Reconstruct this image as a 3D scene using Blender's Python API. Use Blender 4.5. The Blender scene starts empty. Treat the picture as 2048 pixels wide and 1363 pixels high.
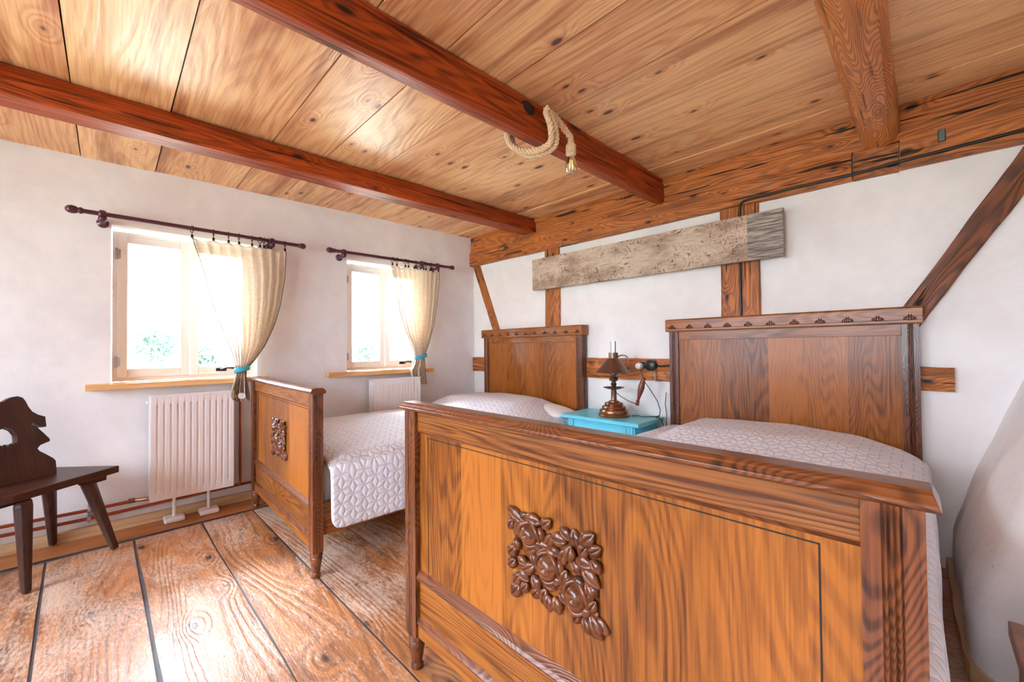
import bpy, math, random
from mathutils import Vector, Matrix, Euler, noise
random.seed(7)
sc = bpy.context.scene
COL = sc.collection

# ------------------------------------------------------------------ camera
CX, CY, CZ, YAW, PIT, ROL, FPX = 3.3768, -2.75507, 1.03979, 0.7896, 0.01584, -0.00944, 813.547
F_ = Vector((-math.sin(YAW)*math.cos(PIT), math.cos(YAW)*math.cos(PIT), math.sin(PIT)))
R_ = F_.cross(Vector((0, 0, 1))).normalized(); U_ = R_.cross(F_)
R2 = math.cos(ROL)*R_ + math.sin(ROL)*U_; U2 = -math.sin(ROL)*R_ + math.cos(ROL)*U_
cd = bpy.data.cameras.new('camera'); cam = bpy.data.objects.new('camera', cd); COL.objects.link(cam)
cd.sensor_width = 36; cd.lens = FPX*36/2048; cd.clip_start = 0.05
M = Matrix((R2, U2, -F_)).transposed().to_4x4(); M.translation = (CX, CY, CZ)
cam.matrix_world = M
sc.camera = cam

# ------------------------------------------------------------------ light
w = bpy.data.worlds.new('World'); sc.world = w; w.use_nodes = True
wn = w.node_tree; wn.nodes.clear()
wo = wn.nodes.new('ShaderNodeOutputWorld'); bg = wn.nodes.new('ShaderNodeBackground')
bg.inputs[1].default_value = 1.0
# overcast sky: brighter overhead than at the horizon
tcw = wn.nodes.new('ShaderNodeTexCoord'); sxw = wn.nodes.new('ShaderNodeSeparateXYZ'); mrw = wn.nodes.new('ShaderNodeMapRange'); mxw = wn.nodes.new('ShaderNodeMix'); mxw.data_type = 'RGBA'
wn.links.new(tcw.outputs['Generated'], sxw.inputs[0]); wn.links.new(sxw.outputs[2], mrw.inputs[0]); wn.links.new(mrw.outputs[0], mxw.inputs[0])
mxw.inputs[6].default_value = (.50, .60, .72, 1); mxw.inputs[7].default_value = (1.75, 2.08, 2.5, 1); wn.links.new(mxw.outputs[2], bg.inputs[0])
wn.links.new(bg.outputs[0], wo.inputs[0])
sc.view_settings.view_transform = 'Standard'; sc.view_settings.look = 'None'
sc.view_settings.gamma = 1; sc.view_settings.use_curve_mapping = False
sc.view_settings.exposure = 4.65
sc.cycles.max_bounces = 14; sc.cycles.diffuse_bounces = 8; sc.cycles.transparent_max_bounces = 40
sc.cycles.sample_clamp_indirect = 8

WX = .03                           # face of the window wall
SK = 0.
def WL(x, y, z=0): return Vector((x+WX, y, z))
def portal(loc, rot, sx, sy):
    l = bpy.data.lights.new('window_portal', 'AREA'); l.shape = 'RECTANGLE'; l.size = sx; l.size_y = sy
    l.cycles.is_portal = True
    o = bpy.data.objects.new('window_portal', l); COL.objects.link(o); o.location = loc; o.rotation_euler = rot
portal(WL(-.2, -2.374, 1.31), (0, -math.pi/2, SK), .9, .74)
portal(WL(-.2, -.985, 1.31), (0, -math.pi/2, SK), .9, .74)

sun = bpy.data.lights.new('hazy_sun', 'SUN'); sun.energy = .8; sun.angle = math.radians(20); sun.color = (1, .98, .96)
so = bpy.data.objects.new('hazy_sun', sun); COL.objects.link(so)
so.rotation_euler = Vector((.70, .13, -.72)).to_track_quat('-Z', 'Y').to_euler()

# ------------------------------------------------------------------ node helpers
class NT:
    def __init__(s, name):
        s.m = bpy.data.materials.new(name); s.m.use_nodes = True; s.t = s.m.node_tree; s.t.nodes.clear()
        s.out = s.n('ShaderNodeOutputMaterial'); s.b = s.n('ShaderNodeBsdfPrincipled'); s.l(s.b.outputs[0], s.out.inputs[0])
    def n(s, t, **k):
        x = s.t.nodes.new(t)
        for a, b in k.items(): setattr(x, a, b)
        return x
    def l(s, a, b): s.t.links.new(a, b)
    def put(s, inp, v):
        if isinstance(v, bpy.types.NodeSocket): s.l(v, inp)
        else: inp.default_value = v
    def math(s, op, a, b=0., c=0.):
        x = s.n('ShaderNodeMath', operation=op)
        for i, v in enumerate((a, b, c)): s.put(x.inputs[i], v)
        return x.outputs[0]
    def vm(s, op, a, b=(0, 0, 0)):
        x = s.n('ShaderNodeVectorMath', operation=op); s.put(x.inputs[0], a); s.put(x.inputs[1], b)
        return x.outputs[1] if op in ('LENGTH', 'DISTANCE', 'DOT_PRODUCT') else x.outputs[0]
    def noise(s, v, scale=1., detail=3., rough=.5, dist=0.):
        x = s.n('ShaderNodeTexNoise'); s.put(x.inputs['Vector'], v); x.inputs['Scale'].default_value = scale
        x.inputs['Detail'].default_value = detail; x.inputs['Roughness'].default_value = rough; x.inputs['Distortion'].default_value = dist
        return x.outputs[0]
    def vor(s, v, scale=1., feature='F1'):
        x = s.n('ShaderNodeTexVoronoi', feature=feature); s.put(x.inputs['Vector'], v); x.inputs['Scale'].default_value = scale
        return x.outputs
    def mr(s, v, a, b, c=0., d=1., smooth=True):
        x = s.n('ShaderNodeMapRange'); x.interpolation_type = 'SMOOTHSTEP' if smooth else 'LINEAR'
        for i, q in enumerate((v, a, b, c, d)): s.put(x.inputs[i], q)
        return x.outputs[0]
    def mix(s, f, a, b, mode='MIX'):
        x = s.n('ShaderNodeMix', data_type='RGBA', blend_type=mode)
        s.put(x.inputs[0], f); s.put(x.inputs[6], a if not isinstance(a, tuple) else (*a[:3], 1)); s.put(x.inputs[7], b if not isinstance(b, tuple) else (*b[:3], 1))
        return x.outputs[2]
    def attr(s, name):
        x = s.n('ShaderNodeAttribute'); x.attribute_name = name; return x.outputs
    def bump(s, h, strength=.3, dist=.002):
        x = s.n('ShaderNodeBump'); x.inputs['Strength'].default_value = strength; x.inputs['Distance'].default_value = dist
        s.put(x.inputs['Height'], h); s.l(x.outputs[0], s.b.inputs['Normal'])
    def fin(s, col=None, rough=.5, spec=.5, metal=0.):
        if col is not None: s.put(s.b.inputs['Base Color'], (*col, 1) if isinstance(col, tuple) and len(col) == 3 else col)
        s.put(s.b.inputs['Roughness'], rough); s.put(s.b.inputs['Specular IOR Level'], spec); s.b.inputs['Metallic'].default_value = metal
        return s.m

def srgb(r, g, b):
    f = lambda c: (c/255/12.92) if c/255 <= .04045 else ((c/255+.055)/1.055)**2.4
    return (f(r), f(g), f(b))

def wood(name, light, dark, knot=None, knots=.0, ring=14., ringw=.55, fine=.35, tint=.25, rough=.4, spec=.5,
         stretch=.7, across=5., bump=.35, bdist=.002, kscale=(1.3, 5.), wear_glare=None, crack=0., fs=1.0, coat=0., streak=None):
    n = NT(name); gc = n.attr('gc')[1]; rv = n.attr('rv')[2]
    low = n.noise(n.vm('MULTIPLY', gc, (stretch, across, across)), 1., 2., .45)
    wig = n.noise(n.vm('MULTIPLY', gc, (7., 22., 22.)), 1., 2., .5)
    v = n.math('MULTIPLY_ADD', low, ring, n.math('MULTIPLY', wig, .5))
    kmask = None
    if knots > 0:
        sp_ = n.n('ShaderNodeSeparateXYZ'); n.l(gc, sp_.inputs[0]); cb = n.n('ShaderNodeCombineXYZ')
        n.l(n.math('MULTIPLY', sp_.outputs[0], kscale[0]), cb.inputs[0]); n.l(n.math('MULTIPLY', n.math('ADD', sp_.outputs[1], sp_.outputs[2]), kscale[1]), cb.inputs[1])
        vx = n.n('ShaderNodeTexVoronoi', feature='F1'); vx.voronoi_dimensions = '2D'; n.l(cb.outputs[0], vx.inputs['Vector']); vx.inputs['Scale'].default_value = 1.; vv = vx.outputs
        d = vv[0]; cellr = n.n('ShaderNodeSeparateColor'); n.l(vv[1], cellr.inputs[0])
        on = n.math('LESS_THAN', cellr.outputs[0], knots)
        near = n.math('MULTIPLY', n.mr(d, .42, .0), on)
        v = n.math('MULTIPLY_ADD', near, ring*.07, v)
        kd = n.math('ADD', n.math('ADD', d, n.math('MULTIPLY', cellr.outputs[1], .05)), n.math('MULTIPLY', n.math('SUBTRACT', wig, .5), .16))
        kmask = n.math('MULTIPLY', n.mr(kd, .115, .05), on)
        halo = n.math('MULTIPLY', n.mr(kd, .22, .06), on)
    s1 = n.math('SINE', n.math('MULTIPLY', v, 6.283))
    rings = n.mr(s1, -.6, 1., 0., 1.)
    fn = n.noise(n.vm('MULTIPLY', gc, (5.*fs, 170.*fs, 170.*fs)), 1., 3., .6)
    fnm = n.mr(fn, .35, .72)
    blot = n.noise(n.vm('MULTIPLY', gc, (1.2, 3.5, 3.5)), 1., 3., .55)
    f = n.math('ADD', n.math('MULTIPLY', rings, ringw), n.math('MULTIPLY', fnm, fine))
    f = n.math('ADD', f, n.math('MULTIPLY', n.math('SUBTRACT', blot, .5), .9))
    f = n.math('ADD', f, n.math('MULTIPLY', n.math('SUBTRACT', rv, .5), tint*2))
    f = n.mr(f, 0., 1.05, 0., 1., False)
    col = n.mix(f, light, dark)
    if streak:
        st = n.noise(n.vm('MULTIPLY', gc, streak[2]), 1., 4., .65)
        col = n.mix(n.mr(st, streak[3], streak[4], 0., streak[1]), col, streak[0])
    h = n.math('ADD', n.math('MULTIPLY', rings, -.6), n.math('MULTIPLY', fn, -.6))
    if kmask is not None:
        col = n.mix(n.math('MULTIPLY', halo, .55), col, dark)
        col = n.mix(kmask, col, knot or tuple(c*.35 for c in dark))
        h = n.math('ADD', h, n.math('MULTIPLY', kmask, -.4))
    if crack > 0:
        ck = n.noise(n.vm('MULTIPLY', gc, (2.2, 42., 42.)), 1., 2., .5)
        cm = n.mr(ck, .63, .68)
        col = n.mix(n.math('MULTIPLY', cm, crack), col, tuple(c*.12 for c in dark)); h = n.math('ADD', h, n.math('MULTIPLY', cm, -2.0))
    r = rough
    if wear_glare:
        wc, amt = wear_glare
        wz = n.noise(n.vm('MULTIPLY', gc, (1.6, 2.6, 2.6)), 1., 4., .62)
        wf = n.noise(n.vm('MULTIPLY', gc, (40., 110., 110.)), 1., 3., .7)
        wm = n.mr(n.math('ADD', wz, n.math('MULTIPLY', n.math('SUBTRACT', wf, .5), .8)), .40, .74)
        col = n.mix(n.math('MULTIPLY', wm, amt), col, wc)  # pale wear and dust, also painting in the glare of lit boards
        sp = n.noise(n.vm('MULTIPLY', gc, (30., 44., 44.)), 1., 3., .6)
        col = n.mix(n.mr(sp, .66, .72, 0., .8), col, (.05, .04, .035))
        big = n.noise(n.vm('MULTIPLY', gc, (5., 9., 9.)), 1., 4., .6)
        col = n.mix(n.mr(big, .66, .74, 0., .7), col, (.10, .05, .03))
        h = n.math('ADD', h, n.math('MULTIPLY', wf, 1.2))
        r = n.mr(wf, .3, .7, rough-.06, rough+.14)
    n.bump(h, bump, bdist)
    if coat: n.b.inputs['Coat Weight'].default_value = coat; n.b.inputs['Coat Roughness'].default_value = .18
    return n.fin(col, r, spec)

def plain(name, col, rough=.5, spec=.5, metal=0., bump=None, var=0.):
    n = NT(name); c = col
    tc = n.n('ShaderNodeTexCoord').outputs['Object']
    if var:
        q = n.noise(tc, 6., 4.); c = n.mix(n.mr(q, .3, .7, 0., 1.), tuple(x*(1-var) for x in col), tuple(min(1, x*(1+var*.5)) for x in col))
    if bump: n.bump(n.noise(tc, bump[0], 4.), bump[1], bump[2])
    return n.fin(c, rough, spec, metal)

def plaster(name, col, col2, bs=.4):
    n = NT(name); tc = n.n('ShaderNodeTexCoord').outputs['Object']
    a = n.noise(tc, 1.6, 5., .6, .4); b = n.noise(tc, 7., 5., .6); c = n.noise(tc, 160., 3., .6)
    colr = n.mix(n.mr(n.math('ADD', n.math('MULTIPLY', a, .7), n.math('MULTIPLY', b, .3)), .36, .64), col, col2)
    sp = n.noise(tc, 45., 2.); colr = n.mix(n.mr(sp, .73, .78, 0., .3), colr, (.35, .3, .26))
    h = n.math('ADD', n.math('MULTIPLY', a, 14.), n.math('ADD', n.math('MULTIPLY', b, 3.5), n.math('MULTIPLY', c, .35)))
    n.bump(h, bs, .003)
    return n.fin(colr, .85, .25)

MT = {}
MT['oak'] = wood('oak_veneer', srgb(166, 98, 40), srgb(84, 42, 16), ring=44, ringw=.42, fine=.50, tint=.22, rough=.33, spec=.4, stretch=.5, across=5., bump=.14, coat=.08)
MT['oak_panel'] = wood('oak_panel', srgb(172, 100, 36), srgb(88, 44, 14), ring=36, ringw=.32, fine=.5, tint=.36, rough=.32, spec=.35, stretch=.6, across=3.6, bump=.12, coat=.06, streak=(srgb(84, 40, 14), .45, (.8, 4., 4.), .5, .75))
MT['oak_dark'] = wood('oak_dark', srgb(132, 72, 36), srgb(58, 27, 14), ring=46, ringw=.55, fine=.5, tint=.15, rough=.30, stretch=2.2, across=7., bump=.18, coat=.2)
MT['carve'] = wood('carved_walnut', srgb(118, 64, 34), srgb(50, 24, 12), ring=10, ringw=.4, fine=.4, tint=.1, rough=.26, stretch=3, across=12., bump=.2)
MT['ceil'] = wood('ceiling_pine', srgb(248, 200, 144), srgb(186, 100, 58), knot=srgb(84, 58, 54), knots=.34, ring=38, ringw=.26, fine=.40, tint=.20, rough=.36, stretch=.28, across=2.2, bump=.35, kscale=(3.2, 6.5), fs=.6, streak=(srgb(150, 72, 38), .75, (.7, 9., 9.), .48, .72))
MT['beam'] = wood('stained_beam', srgb(182, 76, 24), srgb(80, 26, 9), knot=srgb(40, 16, 10), knots=.34, ring=30, ringw=.46, fine=.4, tint=.1, rough=.44, spec=.35, stretch=.35, across=6., bump=.6, kscale=(2.6, 8.), crack=.7, fs=.5)
MT['beam_light'] = wood('orange_beam', srgb(226, 142, 72), srgb(130, 60, 24), knot=srgb(90, 44, 22), knots=.3, ring=70, ringw=.5, fine=.3, tint=.1, rough=.4, stretch=.9, across=6., bump=1.0, bdist=.003, kscale=(2.6, 8.), crack=.4, fs=.5)
MT['timber'] = wood('rough_timber', srgb(204, 120, 54), srgb(88, 42, 18), knot=srgb(44, 24, 14), knots=.4, ring=30, ringw=.40, fine=.45, tint=.12, rough=.5, stretch=.7, across=6., bump=1., bdist=.003, kscale=(4., 9.), crack=1., fs=.5, streak=(srgb(74, 40, 22), .6, (1.5, 7., 7.), .52, .75))
MT['timber_dark'] = wood('dark_timber', srgb(136, 76, 38), srgb(64, 34, 20), knot=srgb(36, 20, 14), knots=.3, ring=24, ringw=.55, fine=.45, rough=.5, stretch=.7, across=6., bump=1., bdist=.003, kscale=(3., 9.), crack=1., fs=.5)
MT['floor'] = wood('worn_floor', srgb(198, 126, 66), srgb(92, 48, 22), knot=srgb(44, 26, 20), knots=.42, ring=30, ringw=.36, fine=.34, tint=.10, rough=.36, spec=.9, stretch=.35, across=2.6, bump=.6, bdist=.002, kscale=(2.8, 5.2), wear_glare=(srgb(226, 206, 188), .72), fs=.4, streak=(srgb(104, 52, 26), .6, (1.2, 5., 5.), .48, .72))
MT['border'] = wood('floor_border', srgb(186, 116, 62), srgb(130, 72, 36), ring=8, ringw=.35, fine=.3, tint=.1, rough=.4, bump=.3)
MT['skirt'] = wood('light_board', srgb(216, 180, 138), srgb(176, 132, 90), knot=srgb(110, 60, 30), knots=.2, ring=8, ringw=.35, fine=.3, tint=.1, rough=.5, bump=.3)
MT['sill'] = wood('pine_sill', srgb(238, 188, 126), srgb(206, 142, 82), ring=9, ringw=.4, fine=.3, rough=.4, bump=.15)
MT['frame'] = wood('pale_frame', srgb(253, 249, 243), srgb(247, 234, 218), ring=9, ringw=.4, fine=.3, rough=.45, bump=.1)
MT['bench'] = wood('dark_bench', srgb(80, 46, 34), srgb(34, 18, 14), ring=9, ringw=.3, fine=.45, tint=.1, rough=.34, bump=.3, fs=.7)
MT['step'] = wood('step_wood', srgb(150, 104, 78), srgb(96, 58, 38), ring=9, ringw=.4, fine=.4, rough=.45, bump=.4)
MT['grey'] = wood('weathered_board', srgb(206, 188, 168), srgb(146, 122, 102), knot=srgb(110, 86, 70), knots=.2, ring=9, ringw=.4, fine=.45, tint=.1, rough=.7, bump=.6, stretch=1.2, across=9.)
MT['plaster'] = plaster('white_plaster', srgb(244, 241, 238), srgb(234, 229, 226))
MT['plaster_smooth'] = plaster('smooth_plaster', srgb(240, 238, 238), srgb(228, 224, 224), .16)
MT['joint'] = plain('dark_joint', srgb(84, 84, 92), .55, bump=(120, .4, .002), var=.3)
MT['black_gap'] = plain('dark_gap', srgb(40, 26, 18), .8)
MT['white'] = plain('white_enamel', srgb(240, 236, 236), .3)
MT['whiteplastic'] = plain('white_plastic', srgb(236, 234, 232), .35)
MT['copper'] = plain('copper', srgb(176, 92, 62), .3, metal=.9, var=.2)
MT['steel'] = plain('steel', srgb(190, 190, 195), .3, metal=.9)
MT['rod'] = plain('plum_rod', srgb(84, 40, 54), .28)
MT['black'] = plain('black_plastic', srgb(28, 26, 28), .35)
MT['blackmetal'] = plain('dark_metal', srgb(46, 38, 40), .35, metal=.5)
MT['cable'] = plain('dark_cable', srgb(58, 48, 44), .5)
MT['teal'] = plain('turquoise_paint', srgb(112, 212, 232), .35, bump=(30, .08, .002), var=.06)
MT['brass'] = plain('aged_bronze', srgb(150, 104, 74), .28, metal=.85, var=.25)
MT['darkbrass'] = plain('dark_bronze', srgb(134, 104, 88), .35, metal=.8, var=.25)
MT['handle'] = plain('turned_handle', srgb(120, 62, 40), .3)
MT['tie'] = plain('turquoise_band', srgb(60, 168, 196), .6)
MT['pillow'] = plain('white_cotton', srgb(244, 242, 242), .8, bump=(300, .1, .001))
MT['mattress'] = plain('mattress_cloth', srgb(226, 222, 218), .85)
MT['ground'] = plain('pale_ground', srgb(170, 170, 150), .9)
MT['leaf'] = plain('leaf', (.13, .23, .16), .6, var=.25)
MT['bark'] = plain('bark', srgb(90, 72, 58), .8)
MT['roof'] = plain('outer_board', srgb(120, 90, 70), .8)

def mk_rope():
    n = NT('jute_rope'); gc = n.attr('gc')[1]
    s = n.n('ShaderNodeSeparateXYZ'); n.l(gc, s.inputs[0])
    q = n.noise(gc, 240., 3.)
    n.bump(q, .3, .001)
    return n.fin(n.mix(n.mr(q, .3, .7), srgb(196, 160, 122), srgb(236, 210, 176)), .8, .2)
MT['rope'] = mk_rope()

def mk_curtain():
    n = NT('linen_curtain'); tc = n.n('ShaderNodeTexCoord').outputs['Object']
    a = n.noise(n.vm('MULTIPLY', tc, (30, 500, 60)), 1., 2.); b = n.noise(n.vm('MULTIPLY', tc, (30, 60, 500)), 1., 2.)
    f = n.mr(n.math('ADD', a, b), .8, 1.2)
    c = n.mix(f, srgb(222, 202, 178), srgb(242, 230, 212))
    n.bump(n.math('ADD', a, b), .2, .001)
    n.fin(c, .9, .1)
    tr = n.n('ShaderNodeBsdfTranslucent'); n.l(c, tr.inputs[0])
    mx = n.n('ShaderNodeMixShader'); mx.inputs[0].default_value = .30
    n.l(n.b.outputs[0], mx.inputs[1]); n.l(tr.outputs[0], mx.inputs[2])
    tp = n.n('ShaderNodeBsdfTransparent'); m2 = n.n('ShaderNodeMixShader'); m2.inputs[0].default_value = .20
    n.l(mx.outputs[0], m2.inputs[1]); n.l(tp.outputs[0], m2.inputs[2]); n.l(m2.outputs[0], n.out.inputs[0])
    return n.m
MT['curtain'] = mk_curtain()

def mk_glass(name, gloss=1.0):
    n = NT(name)
    tr = n.n('ShaderNodeBsdfTransparent'); gl = n.n('ShaderNodeBsdfGlossy'); gl.inputs['Roughness'].default_value = .02
    fr = n.n('ShaderNodeFresnel'); fr.inputs[0].default_value = 1.45
    mx = n.n('ShaderNodeMixShader'); n.l(n.math('MULTIPLY', fr.outputs[0], gloss), mx.inputs[0])
    n.l(tr.outputs[0], mx.inputs[1]); n.l(gl.outputs[0], mx.inputs[2]); n.l(mx.outputs[0], n.out.inputs[0])
    return n.m
MT['glass'] = mk_glass('window_glass')
MT['bulb'] = mk_glass('bulb_glass', 1.8)

def mk_filament():
    n = NT('filament'); n.b.inputs['Emission Color'].default_value = (1, .72, .25, 1); n.b.inputs['Emission Strength'].default_value = .06
    return n.fin(srgb(240, 190, 90), .4)
MT['filament'] = mk_filament()

def mk_quilt():
    """quilted cube pattern: hexagon cells, three spokes in each"""
    n = NT('quilted_cotton'); uv = n.n('ShaderNodeUVMap').outputs[0]
    S = .064; r3 = math.sqrt(3)
    p = n.vm('MULTIPLY', uv, (1/S, 1/S, 0))
    wz = n.n('ShaderNodeTexNoise'); n.l(n.vm('MULTIPLY', uv, (9, 9, 0)), wz.inputs['Vector'])
    per = (1, r3, 1)
    def cell(off):
        q = n.vm('ADD', p, off)
        k = n.n('ShaderNodeVectorMath', operation='MODULO'); 
        x = n.vm('DIVIDE', q, per); fl = n.vm('FLOOR', x); fr = n.vm('SUBTRACT', x, fl)
        return n.vm('MULTIPLY', n.vm('SUBTRACT', fr, (.5, .5, 0)), (1, r3, 0))
    a = cell((0, 0, 0)); b = cell((.5, r3/2, 0))
    la = n.vm('LENGTH', a); lb = n.vm('LENGTH', b)
    sel = n.math('LESS_THAN', la, lb)
    mv = n.n('ShaderNodeMix', data_type='VECTOR'); n.l(sel, mv.inputs[0]); n.l(b, mv.inputs[4]); n.l(a, mv.inputs[5])
    h = mv.outputs[1]
    sx = n.n('ShaderNodeSeparateXYZ'); n.l(h, sx.inputs[0]); X, Y = sx.outputs[0], sx.outputs[1]
    # hexagon edge distance (pointy hexagons, apothem .5)
    ax = n.math('ABSOLUTE', X)
    d2 = n.math('ADD', n.math('MULTIPLY', ax, .5), n.math('MULTIPLY', n.math('ABSOLUTE', Y), r3/2))
    edge = n.math('SUBTRACT', .5, n.math('MAXIMUM', ax, d2))
    ds = [edge]
    for ang in (90, 210, 330):
        c, s_ = math.cos(math.radians(ang)), math.sin(math.radians(ang))
        t = n.math('MAXIMUM', n.math('ADD', n.math('MULTIPLY', X, c), n.math('MULTIPLY', Y, s_)), 0.)
        dx = n.math('SUBTRACT', X, n.math('MULTIPLY', t, c)); dy = n.math('SUBTRACT', Y, n.math('MULTIPLY', t, s_))
        ds.append(n.math('SQRT', n.math('ADD', n.math('MULTIPLY', dx, dx), n.math('MULTIPLY', dy, dy))))
    m = ds[0]
    for q in ds[1:]: m = n.math('MINIMUM', m, q)
    puff = n.mr(m, 0., .17)
    line = n.mr(m, .0, .035)
    n.bump(n.math('ADD', n.math('MULTIPLY', puff, 1.), n.math('MULTIPLY', n.noise(n.vm('MULTIPLY', uv, (600, 600, 0)), 1., 2.), .03)), .6, .004)
    base = n.mix(line, srgb(190, 186, 194), srgb(230, 229, 236))
    return n.fin(base, .75, .25)
MT['quilt'] = mk_quilt()

def mk_sign():
    n = NT('faded_painted_board'); gc = n.attr('gc')[1]
    fn = n.noise(n.vm('MULTIPLY', gc, (8, 120, 120)), 1., 4., .65)
    bl = n.noise(n.vm('MULTIPLY', gc, (4, 9, 9)), 1., 4., .6)
    cu = n.noise(n.vm('MULTIPLY', gc, (7, 7, 7)), 1., 1., .4, 2.5)
    ln = n.mr(n.math('ABSOLUTE', n.math('SINE', n.math('MULTIPLY', cu, 20.))), .0, .40)
    msk = n.noise(n.vm('MULTIPLY', gc, (5, 8, 8)), 1., 2.)
    c = n.mix(n.mr(bl, .35, .68), srgb(212, 192, 170), srgb(160, 136, 116))
    c = n.mix(n.mr(fn, .5, .75, 0., .6), c, srgb(112, 88, 72))
    c = n.mix(n.math('MULTIPLY', n.math('SUBTRACT', 1., ln), n.mr(msk, .30, .5, 0., .9)), c, srgb(110, 56, 48))
    sx = n.n('ShaderNodeSeparateXYZ'); n.l(gc, sx.inputs[0])
    dk = n.math('GREATER_THAN', sx.outputs[0], 1.715)
    g = n.mix(n.mr(fn, .35, .65), srgb(186, 172, 158), srgb(92, 84, 80))
    c = n.mix(dk, c, g)
    dot = n.vm('DISTANCE', gc, (1.78, 0., 0.13))
    n.bump(n.math('ADD', fn, n.math('MULTIPLY', bl, .5)), .5, .002)
    return n.fin(c, .7, .3)
MT['sign'] = mk_sign()

# ------------------------------------------------------------------ mesh builder
class MB:
    def __init__(s): s.v = []; s.f = []; s.g = []; s.rv = []; s.uv = None; s.mi = []
    def add(s, vs, fs, axis=0, rv=None, off=None, gcs=None, mi=0):
        b = len(s.v); rv = random.random() if rv is None else rv
        off = Vector((random.uniform(0, 40), random.uniform(0, 40), random.uniform(0, 40))) if off is None else Vector(off)
        vs = [Vector(x) for x in vs]; s.v += vs
        if gcs is None: gcs = [Vector((x[axis], x[(axis+1) % 3], x[(axis+2) % 3])) for x in vs]
        s.g += [Vector(x)+off for x in gcs]
        for f in fs: s.f.append([b+i for i in f]); s.rv.append(rv); s.mi.append(mi)
    def box(s, a, b, axis=0, rv=None, off=None, mi=0, **k):
        x0, y0, z0 = a; x1, y1, z1 = b
        s.add([(x0,y0,z0),(x1,y0,z0),(x1,y1,z0),(x0,y1,z0),(x0,y0,z1),(x1,y0,z1),(x1,y1,z1),(x0,y1,z1)],
              [(0,3,2,1),(4,5,6,7),(0,1,5,4),(1,2,6,5),(2,3,7,6),(3,0,4,7)], axis, rv, off, mi=mi)
    def prism(s, poly, ax, lo, hi, axis=None, rv=None, off=None, segs=1, fn=None):
        """poly: 2-d outline in the two axes after ax (cyclic); extruded along ax"""
        n = len(poly); vs = []; 
        for k in range(segs+1):
            t = lo+(hi-lo)*k/segs
            for (p, q) in poly:
                v = [0, 0, 0]; v[ax] = t; v[(ax+1) % 3] = p; v[(ax+2) % 3] = q
                if fn: v = fn(v)
                vs.append(tuple(v))
        fs = []
        for k in range(segs):
            for i in range(n):
                j = (i+1) % n; fs.append((k*n+i, k*n+j, (k+1)*n+j, (k+1)*n+i))
        fs.append(tuple(reversed(range(n)))); fs.append(tuple(segs*n+i for i in range(n)))
        s.add(vs, fs, ax if axis is None else axis, rv, off)
    def lathe(s, prof, c=(0, 0, 0), n=24, ax=2, axis=None, rv=None, rot=None):
        vs = []; fs = []
        for (r, h) in prof:
            for i in range(n):
                a = 2*math.pi*i/n; v = [0, 0, 0]; v[ax] = h; v[(ax+1) % 3] = r*math.cos(a); v[(ax+2) % 3] = r*math.sin(a)
                v = Vector(v)
                if rot: v = rot @ v
                vs.append(v+Vector(c))
        m = len(prof)
        for k in range(m-1):
            for i in range(n):
                j = (i+1) % n; fs.append((k*n+i, k*n+j, (k+1)*n+j, (k+1)*n+i))
        fs.append(tuple(reversed(range(n)))); fs.append(tuple((m-1)*n+i for i in range(n)))
        s.add(vs, fs, ax if axis is None else axis, rv)
    def tube(s, pts, r, n=10, cap=True, rv=None):
        pts = [Vector(p) for p in pts]; vs = []; gs = []; fs = []; L = 0
        up = Vector((0, 0, 1)); N = None
        for k, p in enumerate(pts):
            t = (pts[min(k+1, len(pts)-1)]-pts[max(k-1, 0)]).normalized()
            if N is None:
                N = t.cross(up); 
                if N.length < .05: N = t.cross(Vector((1, 0, 0)))
                N.normalize()
            else: N = (N - t*N.dot(t)).normalized()
            B = t.cross(N); rr = r[k] if isinstance(r, (list, tuple)) else r
            if k: L += (p-pts[k-1]).length
            for i in range(n):
                a = 2*math.pi*i/n; vs.append(p+N*math.cos(a)*rr+B*math.sin(a)*rr); gs.append((L, math.cos(a)*rr, math.sin(a)*rr))
        for k in range(len(pts)-1):
            for i in range(n):
                j = (i+1) % n; fs.append((k*n+j, k*n+i, (k+1)*n+i, (k+1)*n+j))
        if cap: fs.append(tuple(range(n))); fs.append(tuple((len(pts)-1)*n+i for i in reversed(range(n))))
        s.add(vs, fs, 0, rv, None, gs)
    def ell(s, c, rad, rot=None, nu=14, nv=8, axis=0, rv=None, fn=None):
        vs = []; fs = []
        for k in range(nv+1):
            th = math.pi*k/nv
            for i in range(nu):
                ph = 2*math.pi*i/nu; v = Vector((math.sin(th)*math.cos(ph), math.sin(th)*math.sin(ph), math.cos(th)))
                if fn: v = fn(v)
                v = Vector((v.x*rad[0], v.y*rad[1], v.z*rad[2]))
                if rot: v = rot @ v
                vs.append(v+Vector(c))
        for k in range(nv):
            for i in range(nu):
                j = (i+1) % nu; fs.append((k*nu+i, (k+1)*nu+i, (k+1)*nu+j, k*nu+j))
        s.add(vs, fs, axis, rv)
    def build(s, name, mat, parent=None, loc=(0, 0, 0), rot=(0, 0, 0), bevel=0, smooth=False, seg=2, angle=35, solid=0, sub=0):
        me = bpy.data.meshes.new(name); me.from_pydata([tuple(v) for v in s.v], [], s.f); me.update()
        a = me.attributes.new('gc', 'FLOAT_VECTOR', 'POINT'); a.data.foreach_set('vector', [c for g in s.g for c in g])
        b = me.attributes.new('rv', 'FLOAT', 'FACE'); b.data.foreach_set('value', s.rv)
        for m_ in (mat if isinstance(mat, (list, tuple)) else [mat]): me.materials.append(MT[m_] if isinstance(m_, str) else m_)
        if isinstance(mat, (list, tuple)): me.polygons.foreach_set('material_index', s.mi)
        if s.uv:
            u = me.uv_layers.new(name='UVMap')
            for l in me.loops: u.data[l.index].uv = s.uv[l.vertex_index]
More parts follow.
